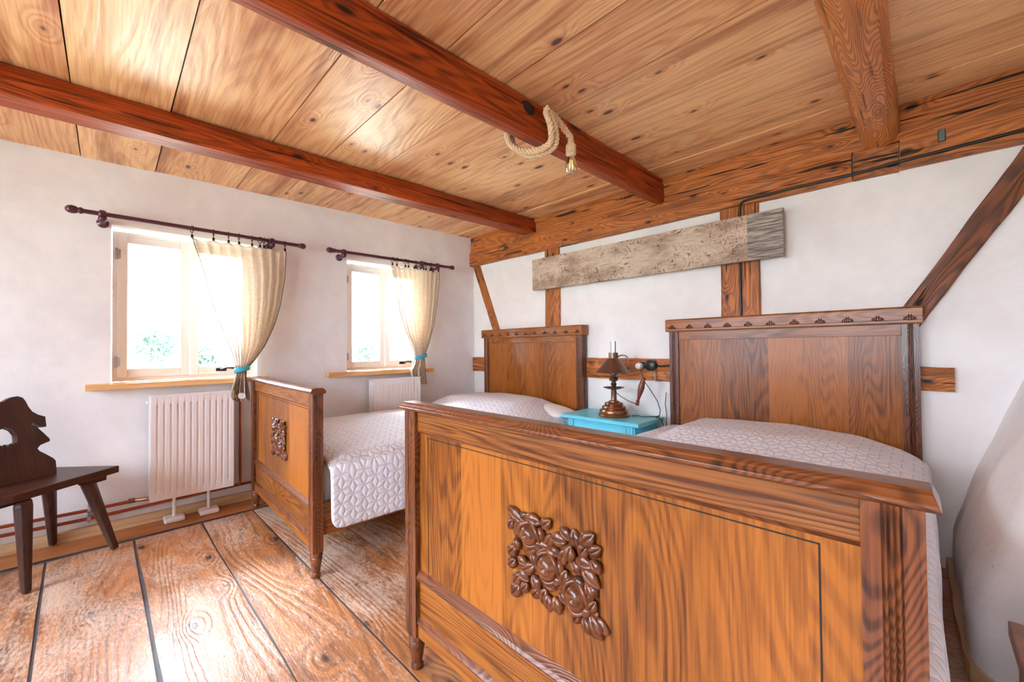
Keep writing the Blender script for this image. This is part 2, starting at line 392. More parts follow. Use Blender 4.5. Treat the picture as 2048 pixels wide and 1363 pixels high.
        if smooth:
            me.polygons.foreach_set('use_smooth', [True]*len(me.polygons))
            if smooth != 'all':
                try: me.set_sharp_from_angle(angle=math.radians(angle))
                except Exception: pass
        o = bpy.data.objects.new(name, me); COL.objects.link(o); o.location = loc; o.rotation_euler = rot
        if parent: o.parent = parent
        if solid:
            md = o.modifiers.new('solid', 'SOLIDIFY'); md.thickness = solid; md.offset = 0
        if sub:
            md = o.modifiers.new('sub', 'SUBSURF'); md.levels = sub; md.render_levels = sub
        if bevel:
            md = o.modifiers.new('bevel', 'BEVEL'); md.width = bevel; md.segments = seg; md.limit_method = 'ANGLE'; md.angle_limit = math.radians(40)
        return o

def thing(name, label, cat, loc=(0, 0, 0), rz=0, group=None):
    o = bpy.data.objects.new(name, None); COL.objects.link(o); o.location = loc; o.rotation_euler = (0, 0, rz); o.empty_display_size = .1
    o['label'] = label; o['category'] = cat
    if group: o['group'] = group
    return o
def tag(o, label, cat, group=None):
    o['label'] = label; o['category'] = cat
    if group: o['group'] = group
    return o
def struct(o): o['kind'] = 'structure'; return o

# ------------------------------------------------------------------ room shell
CEIL = lambda y: 2.195+.018*y
YB = -4.7; XR = 3.86
f = MB()
seams = [-5.0, -4.62, -4.25, -3.92, -3.60, -3.29, -2.984, -2.654, -2.356, -2.088, -1.77, -1.42, -1.13, -.80, -.47, -.16, .35]
skew = [0]*6+[.030]+[0]*10
gapw = [.004, .004, .004, .004, .004, .004, .006, .008, .005, .007, .003, .003, .004, .004, .004, .004, .004]
for i in range(len(seams)-1):
    y0, y1 = seams[i]+gapw[i], seams[i+1]-gapw[i+1]
    n = 40; vs = []; fs = []; x0, x1 = .275, 4.4
    for k in range(n+1):
        x = x0+(x1-x0)*k/n
        g0 = (gapw[i]*(.5*noise.noise(Vector((x*1.5, i, 4)))-.35*min(1, x/2.2))); g1 = (gapw[i+1]*(.5*noise.noise(Vector((x*1.5, i+1, 4)))-.35*min(1, x/2.2)))
        a = y0+g0+skew[i]*x+.004*noise.noise(Vector((x*2, i*3.1, 0)))+.0015*noise.noise(Vector((x*14, i*3.1, 0))); b = y1-g1+skew[i+1]*x+.004*noise.noise(Vector((x*2, (i+1)*3.1, 0)))
        vs += [(x, a, 0), (x, b, 0), (x, a, -.03), (x, b, -.03)]
    for k in range(n):
        o = 4*k; fs += [(o, o+4, o+5, o+1), (o+2, o+6, o+4, o), (o+1, o+5, o+7, o+3)]
    f.add(vs, fs, 0)
struct(f.build('floor', 'floor', rot=(0, 0, .012)))
f = MB(); f.box((-.4, -5.2, -.10), (4.5, .5, -.0035))
o = f.build('floor_filler', 'joint', rot=(0, 0, SK)); o.name = 'floor'; struct(o)
f = MB(); f.box((.03, -5.2, -.0005), (.272, -3.4, .0015), 1); f.box((.03, -3.398, -.0005), (.272, .3, .0015), 1)
o = f.build('trim_1', 'border'); struct(o)

# window wall (local x<=0), openings for two windows
WIN = [(-2.746, -2.002), (-1.357, -.613)]; ZW0, ZW1 = .842, 1.785
f = MB(); T = .30
ys = [-5.0, WIN[0][0], WIN[0][1], WIN[1][0], WIN[1][1], .35]
for i in (0, 2, 4): f.box((-T, ys[i], -.1), (0, ys[i+1], 2.5))
for i in (1, 3): f.box((-T, ys[i], -.1), (0, ys[i+1], ZW0)); f.box((-T, ys[i], ZW1), (0, ys[i+1], 2.5))
struct(f.build('wall_left', 'plaster_smooth', loc=(WX, 0, 0)))
f = MB(); f.box((WX, -5, -.01), (WX+.038, .0, .055), 1); struct(f.build('baseboard_left', 'skirt', bevel=.003))
# timber wall plaster
f = MB(); f.box((-.3, 0, -.1), (4.6, .3, 2.5)); struct(f.build('wall_back', 'plaster'))
# wall behind the camera, its window openings added and enlarged to brighten the room
BW = [(.50, 1.85), (2.2, 3.55)]; BZ0, BZ1 = .60, 1.95
f = MB(); xs = [-.4, BW[0][0], BW[0][1], BW[1][0], BW[1][1], 4.6]
for i in (0, 2, 4): f.box((xs[i], YB-.3, -.1), (xs[i+1], YB, 2.5))
for i in (1, 3): f.box((xs[i], YB-.3, -.1), (xs[i+1], YB, BZ0)); f.box((xs[i], YB-.3, BZ1), (xs[i+1], YB, 2.5))
struct(f.build('wall_front', 'plaster'))
for a, b in BW: portal(((a+b)/2, YB-.2, (BZ0+BZ1)/2), (math.pi/2, 0, 0), b-a, BZ1-BZ0)
# right wall: battered masonry foot near the timber wall
f = MB(); NZ, NY = 40, 60; vs = []; fs = []
def xr(y, z):
    t = max(0., min(1., (y+1.28)/.45)); t = t*t*(3-2*t)            # thick foot only near the timber wall
    foot = 3.455+.02*max(0, -y)+.0*z
    lean = max(0., z-.22)*.33
    bulge = -.035*math.exp(-((z-.52)/.20)**2-((y+.62)/.30)**2)
    x = foot+min(lean, .36)+bulge+.014*noise.noise(Vector((y*2.2, z*2.4, 3)))+.012*noise.noise(Vector((y*5, z*5, 9)))
    if z > 1.1: x += (z-1.1)*.12
    return min(XR, x)*t+XR*(1-t)
for i in range(NZ+1):
    z = -.05+2.4*i/NZ
    for j in range(NY+1):
        y = .05-1.7*j/NY; vs.append((xr(y, max(z, 0)), y, z))
for i in range(NZ):
    for j in range(NY):
        a = i*(NY+1)+j; fs.append((a, a+1, a+NY+2, a+NY+1))
f.add(vs, fs); f.box((XR, YB-.1, -.1), (XR+.3, -1.6, 2.5)); 
struct(f.build('wall_right', 'plaster', smooth=True, angle=60))
f = MB()
pts = []
for j in range(13):
    y = .0-.95*j/12; pts.append((xr(y, 0)-.02, y))
vs = []; fs = []
for (x, y) in pts: vs += [(x, y, 0), (x, y, .055), (x+.035, y, .055), (x+.035, y, 0)]
for j in range(12):
    o = 4*j
    for k in range(3): fs.append((o+k, o+k+1, o+4+k+1, o+4+k))
f.add(vs, fs, 1); struct(f.build('baseboard_right', 'skirt'))

# ceiling planks
f = MB()
cs = [-4.9, -4.55, -4.2, -3.85, -3.5, -3.2, -2.872, -2.553, -2.13, -1.852, -1.55, -1.21, -.92, -.58, -.24, .2]
for i in range(len(cs)-1):
    y0, y1 = cs[i]+.0022, cs[i+1]-.0022
    tilt = random.uniform(-.012, .012)
    n = 12; vs = []; fs = []; dz0 = random.uniform(0, .008)
    for k in range(n+1):
        x = -.2+4.6*k/n
        a = y0+tilt*(x-1)*.0+.004*noise.noise(Vector((x*1.3, i, 0))); b = y1-.003*abs(noise.noise(Vector((x*1.3, i+.5, 0))))
        vs += [(x, a, CEIL(a)+dz0), (x, b, CEIL(b)+dz0), (x, a, CEIL(a)+.03), (x, b, CEIL(b)+.03)]
    for k in range(n):
        o = 4*k; fs += [(o+1, o+5, o+4, o), (o, o+4, o+6, o+2), (o+3, o+7, o+5, o+1)]
    f.add(vs, fs, 0)
struct(f.build('ceiling', 'ceil'))
f = MB(); f.add([(-.5, -5.2, CEIL(-5.2)+.025), (4.7, -5.2, CEIL(-5.2)+.025), (4.7, .4, CEIL(.4)+.025), (-.5, .4, CEIL(.4)+.025), (-.5, -5.2, 2.6), (4.7, -5.2, 2.6), (4.7, .4, 2.6), (-.5, .4, 2.6)],
      [(0, 3, 2, 1), (4, 5, 6, 7), (0, 1, 5, 4), (1, 2, 6, 5), (2, 3, 7, 6), (3, 0, 4, 7)])
o = f.build('ceiling', 'black_gap'); struct(o)

# ------------------------------------------------------------------ timbers
def timber(poly, p0, p1, up, amp=.004, segs=24, freq=3.):
    """section poly (side, up) swept p0->p1, edges wander a little"""
    p0, p1, up = Vector(p0), Vector(p1), Vector(up)
    d = (p1-p0); L = d.length; d.normalize(); side = up.cross(d).normalized(); up = d.cross(side).normalized()
    f = MB(); n = len(poly); vs = []; gs = []; fs = []; sd = random.uniform(0, 100)
    for k in range(segs+1):
        t = L*k/segs
        for i, (a, b) in enumerate(poly):
            a2 = a+amp*noise.noise(Vector((t*freq, i*.9, sd)))+amp*.5*noise.noise(Vector((t*freq*4, i*1.9, sd)))
            b2 = b+amp*noise.noise(Vector((t*freq, i*.9+50, sd)))
            vs.append(p0+d*t+side*a2+up*b2); gs.append((t, a, b))
    for k in range(segs):
        for i in range(n):
            j = (i+1) % n; fs.append((k*n+i, (k+1)*n+i, (k+1)*n+j, k*n+j))
    fs.append(tuple(range(n))); fs.append(tuple(segs*n+i for i in reversed(range(n))))
    f.add(vs, fs, 0, .5, None, gs)
    return f
def rect(w, h, c=.008): return [(-w/2+c, -h/2), (w/2-c, -h/2), (w/2, -h/2+c), (w/2, h/2-c), (w/2-c, h/2), (-w/2+c, h/2), (-w/2, h/2-c), (-w/2, -h/2+c)]

# direction: from timber wall towards the camera (-y); side = up x d = (0,0,1)x(0,-1,0) = +x
def cbeam(poly, x0, x1, name, mat, label, y0=-.02, y1=YB+.02, amp=.004, n=60):
    m = timber(poly, (x0, y0, CEIL(y0)), (x1, y1, CEIL(y1)), (0, 0, 1), amp, n)
    return tag(m.build(name, mat, smooth=True, angle=28), label, 'beam', 'ceiling beams')
cbeam([(-.075, .0), (-.075, -.115), (-.068, -.124), (.066, -.127), (.072, -.118), (.073, -.062), (.068, -.058), (.073, -.054), (.046, .0)], .885, .887, 'ceiling_beam', 'beam',
      'dark red-brown ceiling beam nearest the window wall, running above the curtain rods')
cbeam([(-.10, .0), (-.10, -.078), (-.085, -.092), (.0, -.152), (.03, -.164), (.068, -.166), (.078, -.155), (.078, -.045), (.066, -.038), (.064, -.026), (.074, -.02), (.074, .0)], 2.062, 2.062, 'ceiling_beam', 'beam',
      'long dark red-brown ceiling beam with a rope and bulb looped over it')
cbeam([(-.07, .0), (-.074, -.10), (-.07, -.14), (-.052, -.168), (-.02, -.18), (.025, -.178), (.055, -.165), (.07, -.135), (.074, -.08), (.07, .0)], 3.245, 3.235, 'ceiling_beam', 'beam_light',
      'thick rounded orange ceiling beam at the upper right, ending above the right headboard', amp=.008)

def wbeam(p0, p1, w, h, name, mat, label, cat, amp=.003, segs=20, c=.006):
    """wall timber: w = depth out of the wall, h = face width; p0,p1 on the wall plane"""
    m = timber(rect(h, w, c), p0, p1, (0, -1, 0), amp, segs)
    return tag(m.build(name, mat, smooth=True, angle=28), label, cat, 'timbers of the half-timbered wall')
P = lambda x, z, y=-.0: (x, y, z)
wbeam(P(-.02, 2.112, -.005), P(4.2, 2.112, -.005), .07, .175, 'wall_beam', 'timber', 'upper orange-brown timber along the top of the half-timbered wall under the ceiling', 'beam', segs=60)
wbeam(P(-.01, 1.965, -.01), P(3.137, 1.955, -.01), .09, .135, 'wall_beam', 'timber', 'long rough-hewn timber running over both beds below the ceiling timber', 'beam', segs=60, amp=.005)
wbeam(P(3.142, 1.955, -.005), P(3.312, 1.952, -.005), .06, .14, 'timber_block', 'timber', 'short brown timber block set into the wall under the end of the orange beam', 'timber block', segs=8)
wbeam(P(3.317, 1.955, -.01), P(4.2, 1.945, -.01), .09, .14, 'wall_beam', 'timber', 'timber at the upper right of the half-timbered wall, right of the short block', 'beam', segs=20, amp=.005)
wbeam(P(1.118, 0, 0), P(1.118, 1.90, 0), .05, .155, 'wall_post', 'timber', 'single upright timber rising behind the left headboard, crossed by the grey board', 'timber post', segs=30, amp=.006)
wbeam(P(2.5475, 0, 0), P(2.5475, 1.90, 0), .05, .113, 'wall_post', 'timber', 'left half of the paired upright timbers behind the right headboard', 'timber post', segs=30, amp=.005)
wbeam(P(2.656, 0, 0), P(2.656, 1.90, 0), .046, .102, 'wall_post', 'timber', 'right half of the paired upright timbers behind the right headboard', 'timber post', segs=30, amp=.005)
wbeam(P(-.02, .868, 0), P(1.035, .868, 0), .045, .145, 'wall_rail', 'timber', 'short horizontal timber showing between the window wall and the left headboard', 'timber rail', segs=14, amp=.005)
wbeam(P(1.20, .872, 0), P(2.485, .872, 0), .045, .158, 'wall_rail', 'timber', 'horizontal timber behind the bronze lamp, between the two headboards', 'timber rail', segs=20, amp=.005)
wbeam(P(2.71, .876, 0), P(3.478, .874, 0), .05, .105, 'wall_rail', 'timber', 'horizontal timber stub sticking out right of the right headboard', 'timber rail', segs=14, amp=.006)
wbeam(P(.085, 1.91, 0), P(.50, .96, 0), .045, .085, 'diagonal_brace', 'timber', 'thin slanting timber brace in the left corner above the left headboard', 'timber brace', segs=20, amp=.004)
wbeam(P(3.215, .955, 0), P(3.80, 1.955, 0), .05, .098, 'diagonal_brace', 'timber_dark', 'slanting dark timber brace rising to the right of the right headboard', 'timber brace', segs=24, amp=.006)

# weathered painted board on the wall
f = MB(); f.box((.947, -.085, 1.54), (2.842, -.055, 1.812), 0, .5, (-.947, 0, -1.54))
for v in f.v: v.z += (-.004 if v.x > 2 else .0)+.002*math.sin(v.x*9)
f.g = [Vector((g.x, g.y*1., g.z)) for g in f.g]
board = tag(f.build('painted_board', 'sign', bevel=.003), 'long weathered grey-beige wooden board with faded ornament hung on the timbers above the beds', 'board')

# black cable along the upper wall timber
cab = MB(); cab.tube([(3.80, -.062, 1.924), (3.69, -.062, 1.922), (3.31, -.062, 1.914), (3.13, -.062, 1.906), (2.9, -.062, 1.908), (2.68, -.062, 1.905), (2.64, -.06, 1.902), (2.622, -.055, 1.888), (2.612, -.045, 1.86), (2.606, -.034, 1.80), (2.604, -.028, 1.60), (2.605, -.028, 1.2), (2.605, -.028, .9)], .0075, 8)
tag(cab.build('black_cable', 'black', smooth='all'), 'black cable along the upper right timber, dropping between the paired uprights', 'cable')
f = MB(); f.prism([(-.062, 1.96), (-.05, 1.96), (-.05, 2.012), (-.075, 2.012)], 0, 3.444, 3.468)
tag(f.build('iron_hook', 'black', bevel=.003), 'small black iron hook on the timber right of the rounded orange beam', 'hook')

# ------------------------------------------------------------------ windows
def window(n, yc, W, z0, z1, frame_name):
    """local frame: wall face x=0, window plane x~-.1; origin at (x=-.1,yc,z0)"""
    base = WL(-.10, yc, z0)
    H = z1-z0; hw = W/2
    m = MB(); t = .03
    for a, b in (((-.03, -hw, 0), (.02, -hw+t, H)), ((-.03, hw-t, 0), (.02, hw, H))): m.box(a, b, 2)
    for a, b in (((-.03, -hw+t, 0), (.02, hw-t, t)), ((-.03, -hw+t, H-t), (.02, hw-t, H))): m.box(a, b, 1)
    root = m.build('window_%d' % n, 'frame', loc=base, rot=(0, 0, SK), bevel=.003); struct(root)
    for k, (ya, yb) in enumerate(((-hw+t-.008, -.002), (.002, hw-t+.008))):
        s_ = MB(); r = .046; x0, x1 = -.012, .034; za, zb = t-.008, H-t+.008
        s_.box((x0, ya, za), (x1, ya+r, zb), 2); s_.box((x0, yb-r, za), (x1, yb, zb), 2)
        s_.box((x0, ya+r, za), (x1, yb-r, za+r+.008), 1); s_.box((x0, ya+r, zb-r), (x1, yb-r, zb), 1)
        # inner bead
        sash = s_.build('casement', 'frame', parent=root, bevel=.004)
        g = MB(); g.box((.006, ya+r-.004, za+r), (.010, yb-r+.004, zb-r+.004)); g.build('pane', 'glass', parent=sash)
        if k == 0:
            for hz in (.12, H-.14):
                h = MB(); h.lathe([(.0065, -.034), (.0065, .034)], (.038, ya-.004, hz), 10); h.box((.0345, ya-.002, hz-.028), (.037, ya+.014, hz+.028))
                h.build('hinge', 'steel', parent=sash, smooth=True)
        else:
            h = MB(); c = (.04, ya+.17, za+.030)
            h.tube([(.034, c[1], c[2]), (.062, c[1], c[2])], .008, 10)
            h.tube([(.062, c[1]-.008, c[2]), (.064, c[1]+.03, c[2]+.012), (.066, c[1]+.075, c[2]+.008)], [.007, .006, .008], 8)
            h.box((.034, c[1]-.03, c[2]-.011), (.038, c[1]+.03, c[2]+.011))
            h.build('window_handle', 'blackmetal', parent=sash, smooth=True)
    s_ = MB(); s_.box((-.0, -hw-(.108 if n == 1 else .178), -.037), (.17, hw+.062, -.003), 1)
    s_.build('window_sill', 'sill', parent=root, bevel=.004)
    return root
window(1, -2.374, .735, .855, 1.768, '')
window(2, -.985, .735, .855, 1.768, '')
for k, (a, b) in enumerate(BW):
    m = MB(); y = YB-.12
    m.box((a, y-.03, BZ0), (a+.05, y+.03, BZ1), 2); m.box((b-.05, y-.03, BZ0), (b, y+.03, BZ1), 2); m.box((a+.05, y-.03, BZ0), (b-.05, y+.03, BZ0+.06)); m.box((a+.05, y-.03, BZ1-.06), (b-.05, y+.03, BZ1)); m.box(((a+b)/2-.03, y-.03, BZ0+.06), ((a+b)/2+.03, y+.03, BZ1-.06), 2)
    r = struct(m.build('window_%d' % (k+3), 'frame', bevel=.003))  # unseen window, added to let in fill light
    g = MB(); g.box((a+.05, y-.003, BZ0+.06), (b-.05, y+.003, BZ1-.06)); g.build('pane', 'glass', parent=r)

# ------------------------------------------------------------------ curtain rods
def rod(ya, yb, za, zb, rings, clipz, brk, label):
    root = thing('curtain_rod', label, 'curtain rod', WL(.1, ya, za), SK, 'curtain rods over the windows')
    ln = yb-ya; m = MB(); Z = lambda y: (zb-za)*y/ln
    m.tube([(0, .05, Z(.05)), (0, ln*.5, Z(ln*.5)-.0), (0, ln-.03, Z(ln-.03))], .0125, 14)
    m.build('rod', 'rod', root, smooth=True)
    for e, s in ((0, 1), (ln, -1)):
        q = MB(); pr = [(.002, 0), (.012, .004), (.020, .014), (.0225, .028), (.020, .042), (.014, .05), (.0165, .054), (.0185, .060), (.0165, .066), (.014, .07)]
        if s < 0: pr = [(.002, 0), (.010, .002), (.018, .008), (.0215, .018), (.020, .030), (.015, .036), (.018, .040), (.018, .046), (.014, .05)]
        q.lathe([(r, e+s*h) for r, h in (pr if s > 0 else pr)], (0, 0, Z(e)), 18, 1)
        q.build('finial', 'rod', root, smooth=True, angle=50)
    for b in brk:
        q = MB(); zz = Z(b); q.tube([(-.1, b, zz-.03), (-.03, b, zz-.028), (0, b, zz-.018)], [.012, .012, .013], 12)
        q.lathe([(.004, -.10), (.027, -.0995), (.027, -.092), (.018, -.086), (.012, -.08)], (0, b, zz-.03), 16, 0)
        q.lathe([(.013, -.017), (.020, -.012), (.0225, 0), (.020, .012), (.013, .017)], (0, b, zz), 16, 1)
        q.ell((.0, b, zz-.026), (.024, .020, .022))
        q.build('bracket', 'rod', root, smooth=True, angle=50)
    for i, y in enumerate(rings):
        y = y-ya; zz = Z(y); q = MB(); tw = random.uniform(-.5, .5); rr = .0215
        cyc = [(math.sin(tw)*0+rr*math.cos(a)*math.cos(tw), y+rr*math.cos(a)*math.sin(tw), zz-.006+rr*math.sin(a)) for a in [2*math.pi*k/16 for k in range(17)]]
        q.tube(cyc, .0026, 6, False); rg = q.build('curtain_ring', 'blackmetal', root, smooth='all')
        c = MB(); cz = clipz-za-.0
        c.tube([(0, y, zz-.027), (0, y, cz+.012)], .0018, 6); c.box((-.005, y-.006, cz-.008), (.005, y+.006, cz+.012))
        c.build('clip', 'blackmetal', rg)
    return root
r1 = [-2.383, -2.272, -2.19, -2.131, -2.055, -2.007, -1.983, -1.958, -1.938, -1.849]
r2 = [-.997, -.954, -.87, -.84, -.763, -.715, -.68, -.656, -.602, -.517]
rod(-2.928, -1.707, 1.815, 1.810, r1, 1.762, (.145, .995), 'dark plum curtain rod above the left window, longer of the two')
rod(-1.558, -.332, 1.814, 1.830, r2, 1.775, (.136, .855, 1.03), 'dark plum curtain rod above the right window, near the corner')

def interp(tab, z):
    tab = sorted(tab)
    if z <= tab[0][0]: return tab[0][1]
    for (a, b), (c, d) in zip(tab, tab[1:]):
        if z <= c: return b+(d-b)*(z-a)/(c-a)
    return tab[-1][1]
def curtain(L, R, zt, zb, rings, folds, label, seed, ztie):
    root = thing('curtain', label, 'curtain', WL(.1, (L[0][1]+R[0][1])/2, zb), SK, 'linen curtains at the windows')
    oy = (L[0][1]+R[0][1])/2
    nu, nv = 110, 70; m = MB(); vs = []; fs = []; uv = []
    for j in range(nv+1):
        z = zt+(zb-zt)*j/nv
        l, r = interp(L, z), interp(R, z); wd = r-l
        tie = math.exp(-((z-ztie)/.05)**2)
        for i in range(nu+1):
            u = i/nu
            ph = folds*2*math.pi*u+.7*math.sin(5*u+seed)+.35*math.sin(11*u+2*seed)
            lin = min(1, (zt-z)/.12)
            amp = (.013+.018*(1-min(1, wd/.5)))*(.30+.70*lin)*(1-.45*tie)
            x = amp*math.sin(ph)+.010*math.sin(3.1*math.pi*u+seed)*lin*(1-tie)
            bow = .035*math.sin(math.pi*u)*tie
            yy = l+wd*(u+.012*math.sin(ph*1.0+1.3)*lin)
            sag = 0
            if zt-z < .15:
                ds = min(abs((l+wd*u)-q) for q in rings); sag = -min(ds*.35, .014)*(1-(zt-z)/.15)
            if z < ztie-.02: x += .012*math.sin(ph*.5)*min(1, (ztie-z)/.08)
            hem = .010*math.sin(9*u+seed) if j == nv else 0
            vs.append((x+bow*.6, yy-oy, z-zb+sag+hem))
    for j in range(nv):
        for i in range(nu):
            a = j*(nu+1)+i; fs.append((a, a+1, a+nu+2, a+nu+1))
    m.add(vs, fs)
    m.build('cloth', 'curtain', root, smooth='all', solid=.0016)
    # dark piping on the edges
    for ii in (0, nu):
        e = MB(); e.tube([vs[j*(nu+1)+ii] for j in range(0, nv+1, 2)], .0022, 6); e.build('edge_piping', 'cable', root, smooth='all')
    b = MB(); l, r = interp(L, ztie), interp(R, ztie); hw = (r-l)/2+.012; cy = (l+r)/2-oy
    pr = []
    n = 30; vs = []; fs = []
    for k, (zz, sc_) in enumerate(((-.016, 1.), (-.008, 1.06), (.008, 1.06), (.016, 1.))):
        for i in range(n):
            a = 2*math.pi*i/n; vs.append((.02+math.cos(a)*.036*sc_, cy+math.sin(a)*hw*sc_, ztie-zb+zz+.01*math.sin(a)))
    for k in range(3):
        for i in range(n): fs.append((k*n+i, k*n+(i+1) % n, (k+1)*n+(i+1) % n, (k+1)*n+i))
    b.add(vs, fs); b.build('tieback', 'tie', root, smooth='all', solid=.003)
    return root
c1L = [(1.757, -2.383), (1.585, -2.342), (1.428, -2.303), (1.268, -2.263), (1.138, -2.217), (1.04, -2.181), (.921, -2.147), (.88, -2.150), (.80, -2.172), (.74, -2.185), (.69, -2.165)]
c1R = [(1.757, -1.842), (1.542, -1.855), (1.359, -1.882), (1.214, -1.920), (1.072, -1.976), (.968, -2.040), (.908, -2.090), (.87, -2.090), (.80, -2.080), (.747, -2.073), (.69, -2.07)]
curtain(c1L, c1R, 1.756, .70, r1, 9, 'sheer linen curtain at the left window, gathered low with a turquoise band', 1.3, .912)
c2L = [(1.76, -1.007), (1.595, -.974), (1.377, -.941), (1.18, -.869), (1.068, -.808), (.968, -.778), (.90, -.795), (.843, -.83), (.73, -.81)]
c2R = [(1.76, -.508), (1.64, -.524), (1.448, -.548), (1.256, -.583), (1.068, -.645), (.966, -.684), (.90, -.682), (.80, -.68), (.72, -.665)]
curtain(c2L, c2R, 1.768, .716, r2, 10, 'sheer linen curtain at the right window near the corner, tied with turquoise band', 3.1, .967)

# ------------------------------------------------------------------ radiators
def radiator(y0, y1, z0, z1, label, group=None, feet=()):
    root = thing('radiator', label, 'radiator', WL(.09, (y0+y1)/2, 0), SK, 'panel radiators under the windows'); yc = (y0+y1)/2; hw = (y1-y0)/2
    m = MB(); nch = max(8, int(round((y1-y0)/.0333)))
    # front panel with pressed channels: section in (x) along y
    pitch = (2*hw-.03)/nch; sec = [(-hw, .036), (-hw+.002, .04), (-hw+.015, .04)]
    for k in range(nch):
        a = -hw+.015+k*pitch
        sec += [(a+pitch*.30, .04), (a+pitch*.40, .029), (a+pitch*.64, .029), (a+pitch*.74, .04)]
    sec += [(hw-.015, .04), (hw-.002, .04), (hw, .036)]
    def strip(zlist):
        vs = []; fs = []; n = len(sec)
        for (z, fl) in zlist:
            for (y, x) in sec: vs.append((x if fl else max(x, .04) if abs(y) < hw-.001 else x, y, z))
        for k in range(len(zlist)-1):
            for i in range(n-1): a = k*n+i; fs.append((a, a+1, a+n+1, a+n))
        return vs, fs
    vs, fs = strip([(z0, 0), (z0+.045, 0), (z0+.062, 1), (z1-.070, 1), (z1-.053, 0), (z1-.006, 0)])
    m.add(vs, fs); m.build('front_panel', 'white', root, smooth=True, angle=60)
    m = MB(); m.box((-.04, -hw+.002, z0), (.035, hw-.002, z1-.012)); m.build('back_panel', 'white', root, bevel=.004)
    m = MB(); m.box((-.045, -hw-.003, z1-.012), (.042, hw+.003, z1)); m.box((-.042, -hw-.003, z0+.01), (.034, -hw+.001, z1-.004)); m.box((-.042, hw-.001, z0+.01), (.034, hw+.003, z1-.004))
    m.build('casing', 'white', root, bevel=.003)
    for s in (-1, 1):
        m = MB(); m.lathe([(.009, 0), (.011, .004), (.011, .014), (.007, .018)] if s > 0 else [(.007, -.018), (.011, -.014), (.011, -.004), (.009, 0)], (0.01, s*hw, z1-.04), 12, 1); m.build('vent_plug', 'white', root, smooth=True)
    for (fy) in feet:
        m = MB(); m.tube([(.01, fy-yc, .02), (.01, fy-yc, z0+.01)], .009, 10)
        b = m.build('foot_stand', 'white', root, smooth=True)
        q = MB(); q.box((-.035, fy-yc-.05, .002), (.062, fy-yc+.05, .030)); q.build('foot_base', 'white', b, bevel=.010, seg=3)
    return root
radiator(-2.578, -2.163, .146, .773, 'white ribbed panel radiator under the left window, beside the bed foot', feet=(-2.466, -2.295))
radiator(-1.19, -.738, .146, .784, 'white ribbed panel radiator under the right window, behind the left bed')
# thermostat valve + riser
t = thing('radiator_valve', 'white thermostat valve with copper riser beside the left radiator', 'valve', WL(.07, -2.118, 0), SK)
m = MB(); m.tube([(0, 0, .122), (0, 0, .70)], .0075, 10); m.build('riser_pipe', 'copper', t, smooth=True)
m = MB(); m.tube([(0, 0, .69), (0, 0, .745)], .013, 12); m.tube([(0, -.035, .732), (0, .01, .732)], .010, 10); m.build('valve_body', 'steel', t, smooth=True)
m = MB(); m.lathe([(.018, 0), (.022, .006), (.024, .02), (.022, .05), (.018, .058)], (.01, 0, .732), 18, 0); m.build('thermostat_head', 'whiteplastic', t, smooth=True, angle=50)
# copper pipes
t = thing('copper_pipe', 'upper copper pipe along the foot of the window wall, ending at the left radiator', 'pipe', WL(.04, -3.6, .150), SK, 'copper heating pipes')
m = MB(); m.tube([(0, -1.2, .008), (0, .45, .004), (0, .76, .0), (0, .965, .004), (.005, .985, .004)], .009, 10); m.build('pipe', 'copper', t, smooth='all')
m = MB(); m.tube([(0, .955, .005), (.015, .985, .006), (.05, 1.03, .012), (.05, 1.04, .02)], .010, 10); m.lathe([(.013, .93), (.014, .935), (.014, .955), (.013, .96)], (0, 0, .006), 12, 1); m.build('elbow', 'brass', t, smooth=True)
t2 = thing('copper_pipe', 'lower copper pipe along the foot of the window wall, running on behind the left radiator', 'pipe', WL(.04, -3.6, .103), SK, 'copper heating pipes')
m = MB(); m.tube([(0, -1.2, .010), (0, .45, .006), (0, .76, 0), (0, 1.47, .018), (0, 3.4, .018)], .009, 10); m.build('pipe', 'copper', t2, smooth='all')
for yy, tt, zz in ((.771, t2, 0),):
    m = MB(); m.box((-.04, yy-.006, zz-.028), (-.02, yy+.006, zz+.075)); m.lathe([(.013, yy-.007), (.0145, yy-.005), (.0145, yy+.005), (.013, yy+.007)], (0, 0, zz), 14, 1); m.lathe([(.013, yy-.007), (.0145, yy-.005), (.0145, yy+.005), (.013, yy+.007)], (0, 0, zz+.046), 14, 1)
    m.box((-.038, yy-.003, zz-.01), (.0, yy+.003, zz+.01)); m.box((-.038, yy-.003, zz+.036), (.0, yy+.003, zz+.056))
    m.build('pipe_clip', 'steel', tt, smooth=True)

# ------------------------------------------------------------------ beds
def post_section(w, d, reed=.0032, nr=3):
    """outline in (x,y), reeds on the front and both sides"""
    def face(L):
        pts = [(0, 0), (L*.33, 0), (L*.34, -reed)]
        k = 10*nr
        for i in range(k+1):
            u = i/k; s = abs(math.sin(math.pi*nr*u)); pts.append((L*(.345+.31*u), -reed+reed*.95*s))
        pts += [(L*.66, -reed), (L*.67, 0)]
        return pts
    o = []
    o += [(p, -q) for p, q in face(w)]                    # front  (y=0, outward -y): inward is +y
    o += [(w+q, p) for p, q in face(d)]                   # right side
    o += [(w-p, d+q) for p, q in face(w)]                 # back
    o += [(-q, d-p) for p, q in face(d)]                  # left
    return o
FOOT = [(.014, 0), (.019, .004), (.0205, .012), (.018, .020), (.0165, .024), (.018, .028), (.0225, .055), (.0265, .080), (.027, .088), (.024, .094), (.0285, .098), (.0285, .106), (.026, .110), (.027, .118)]
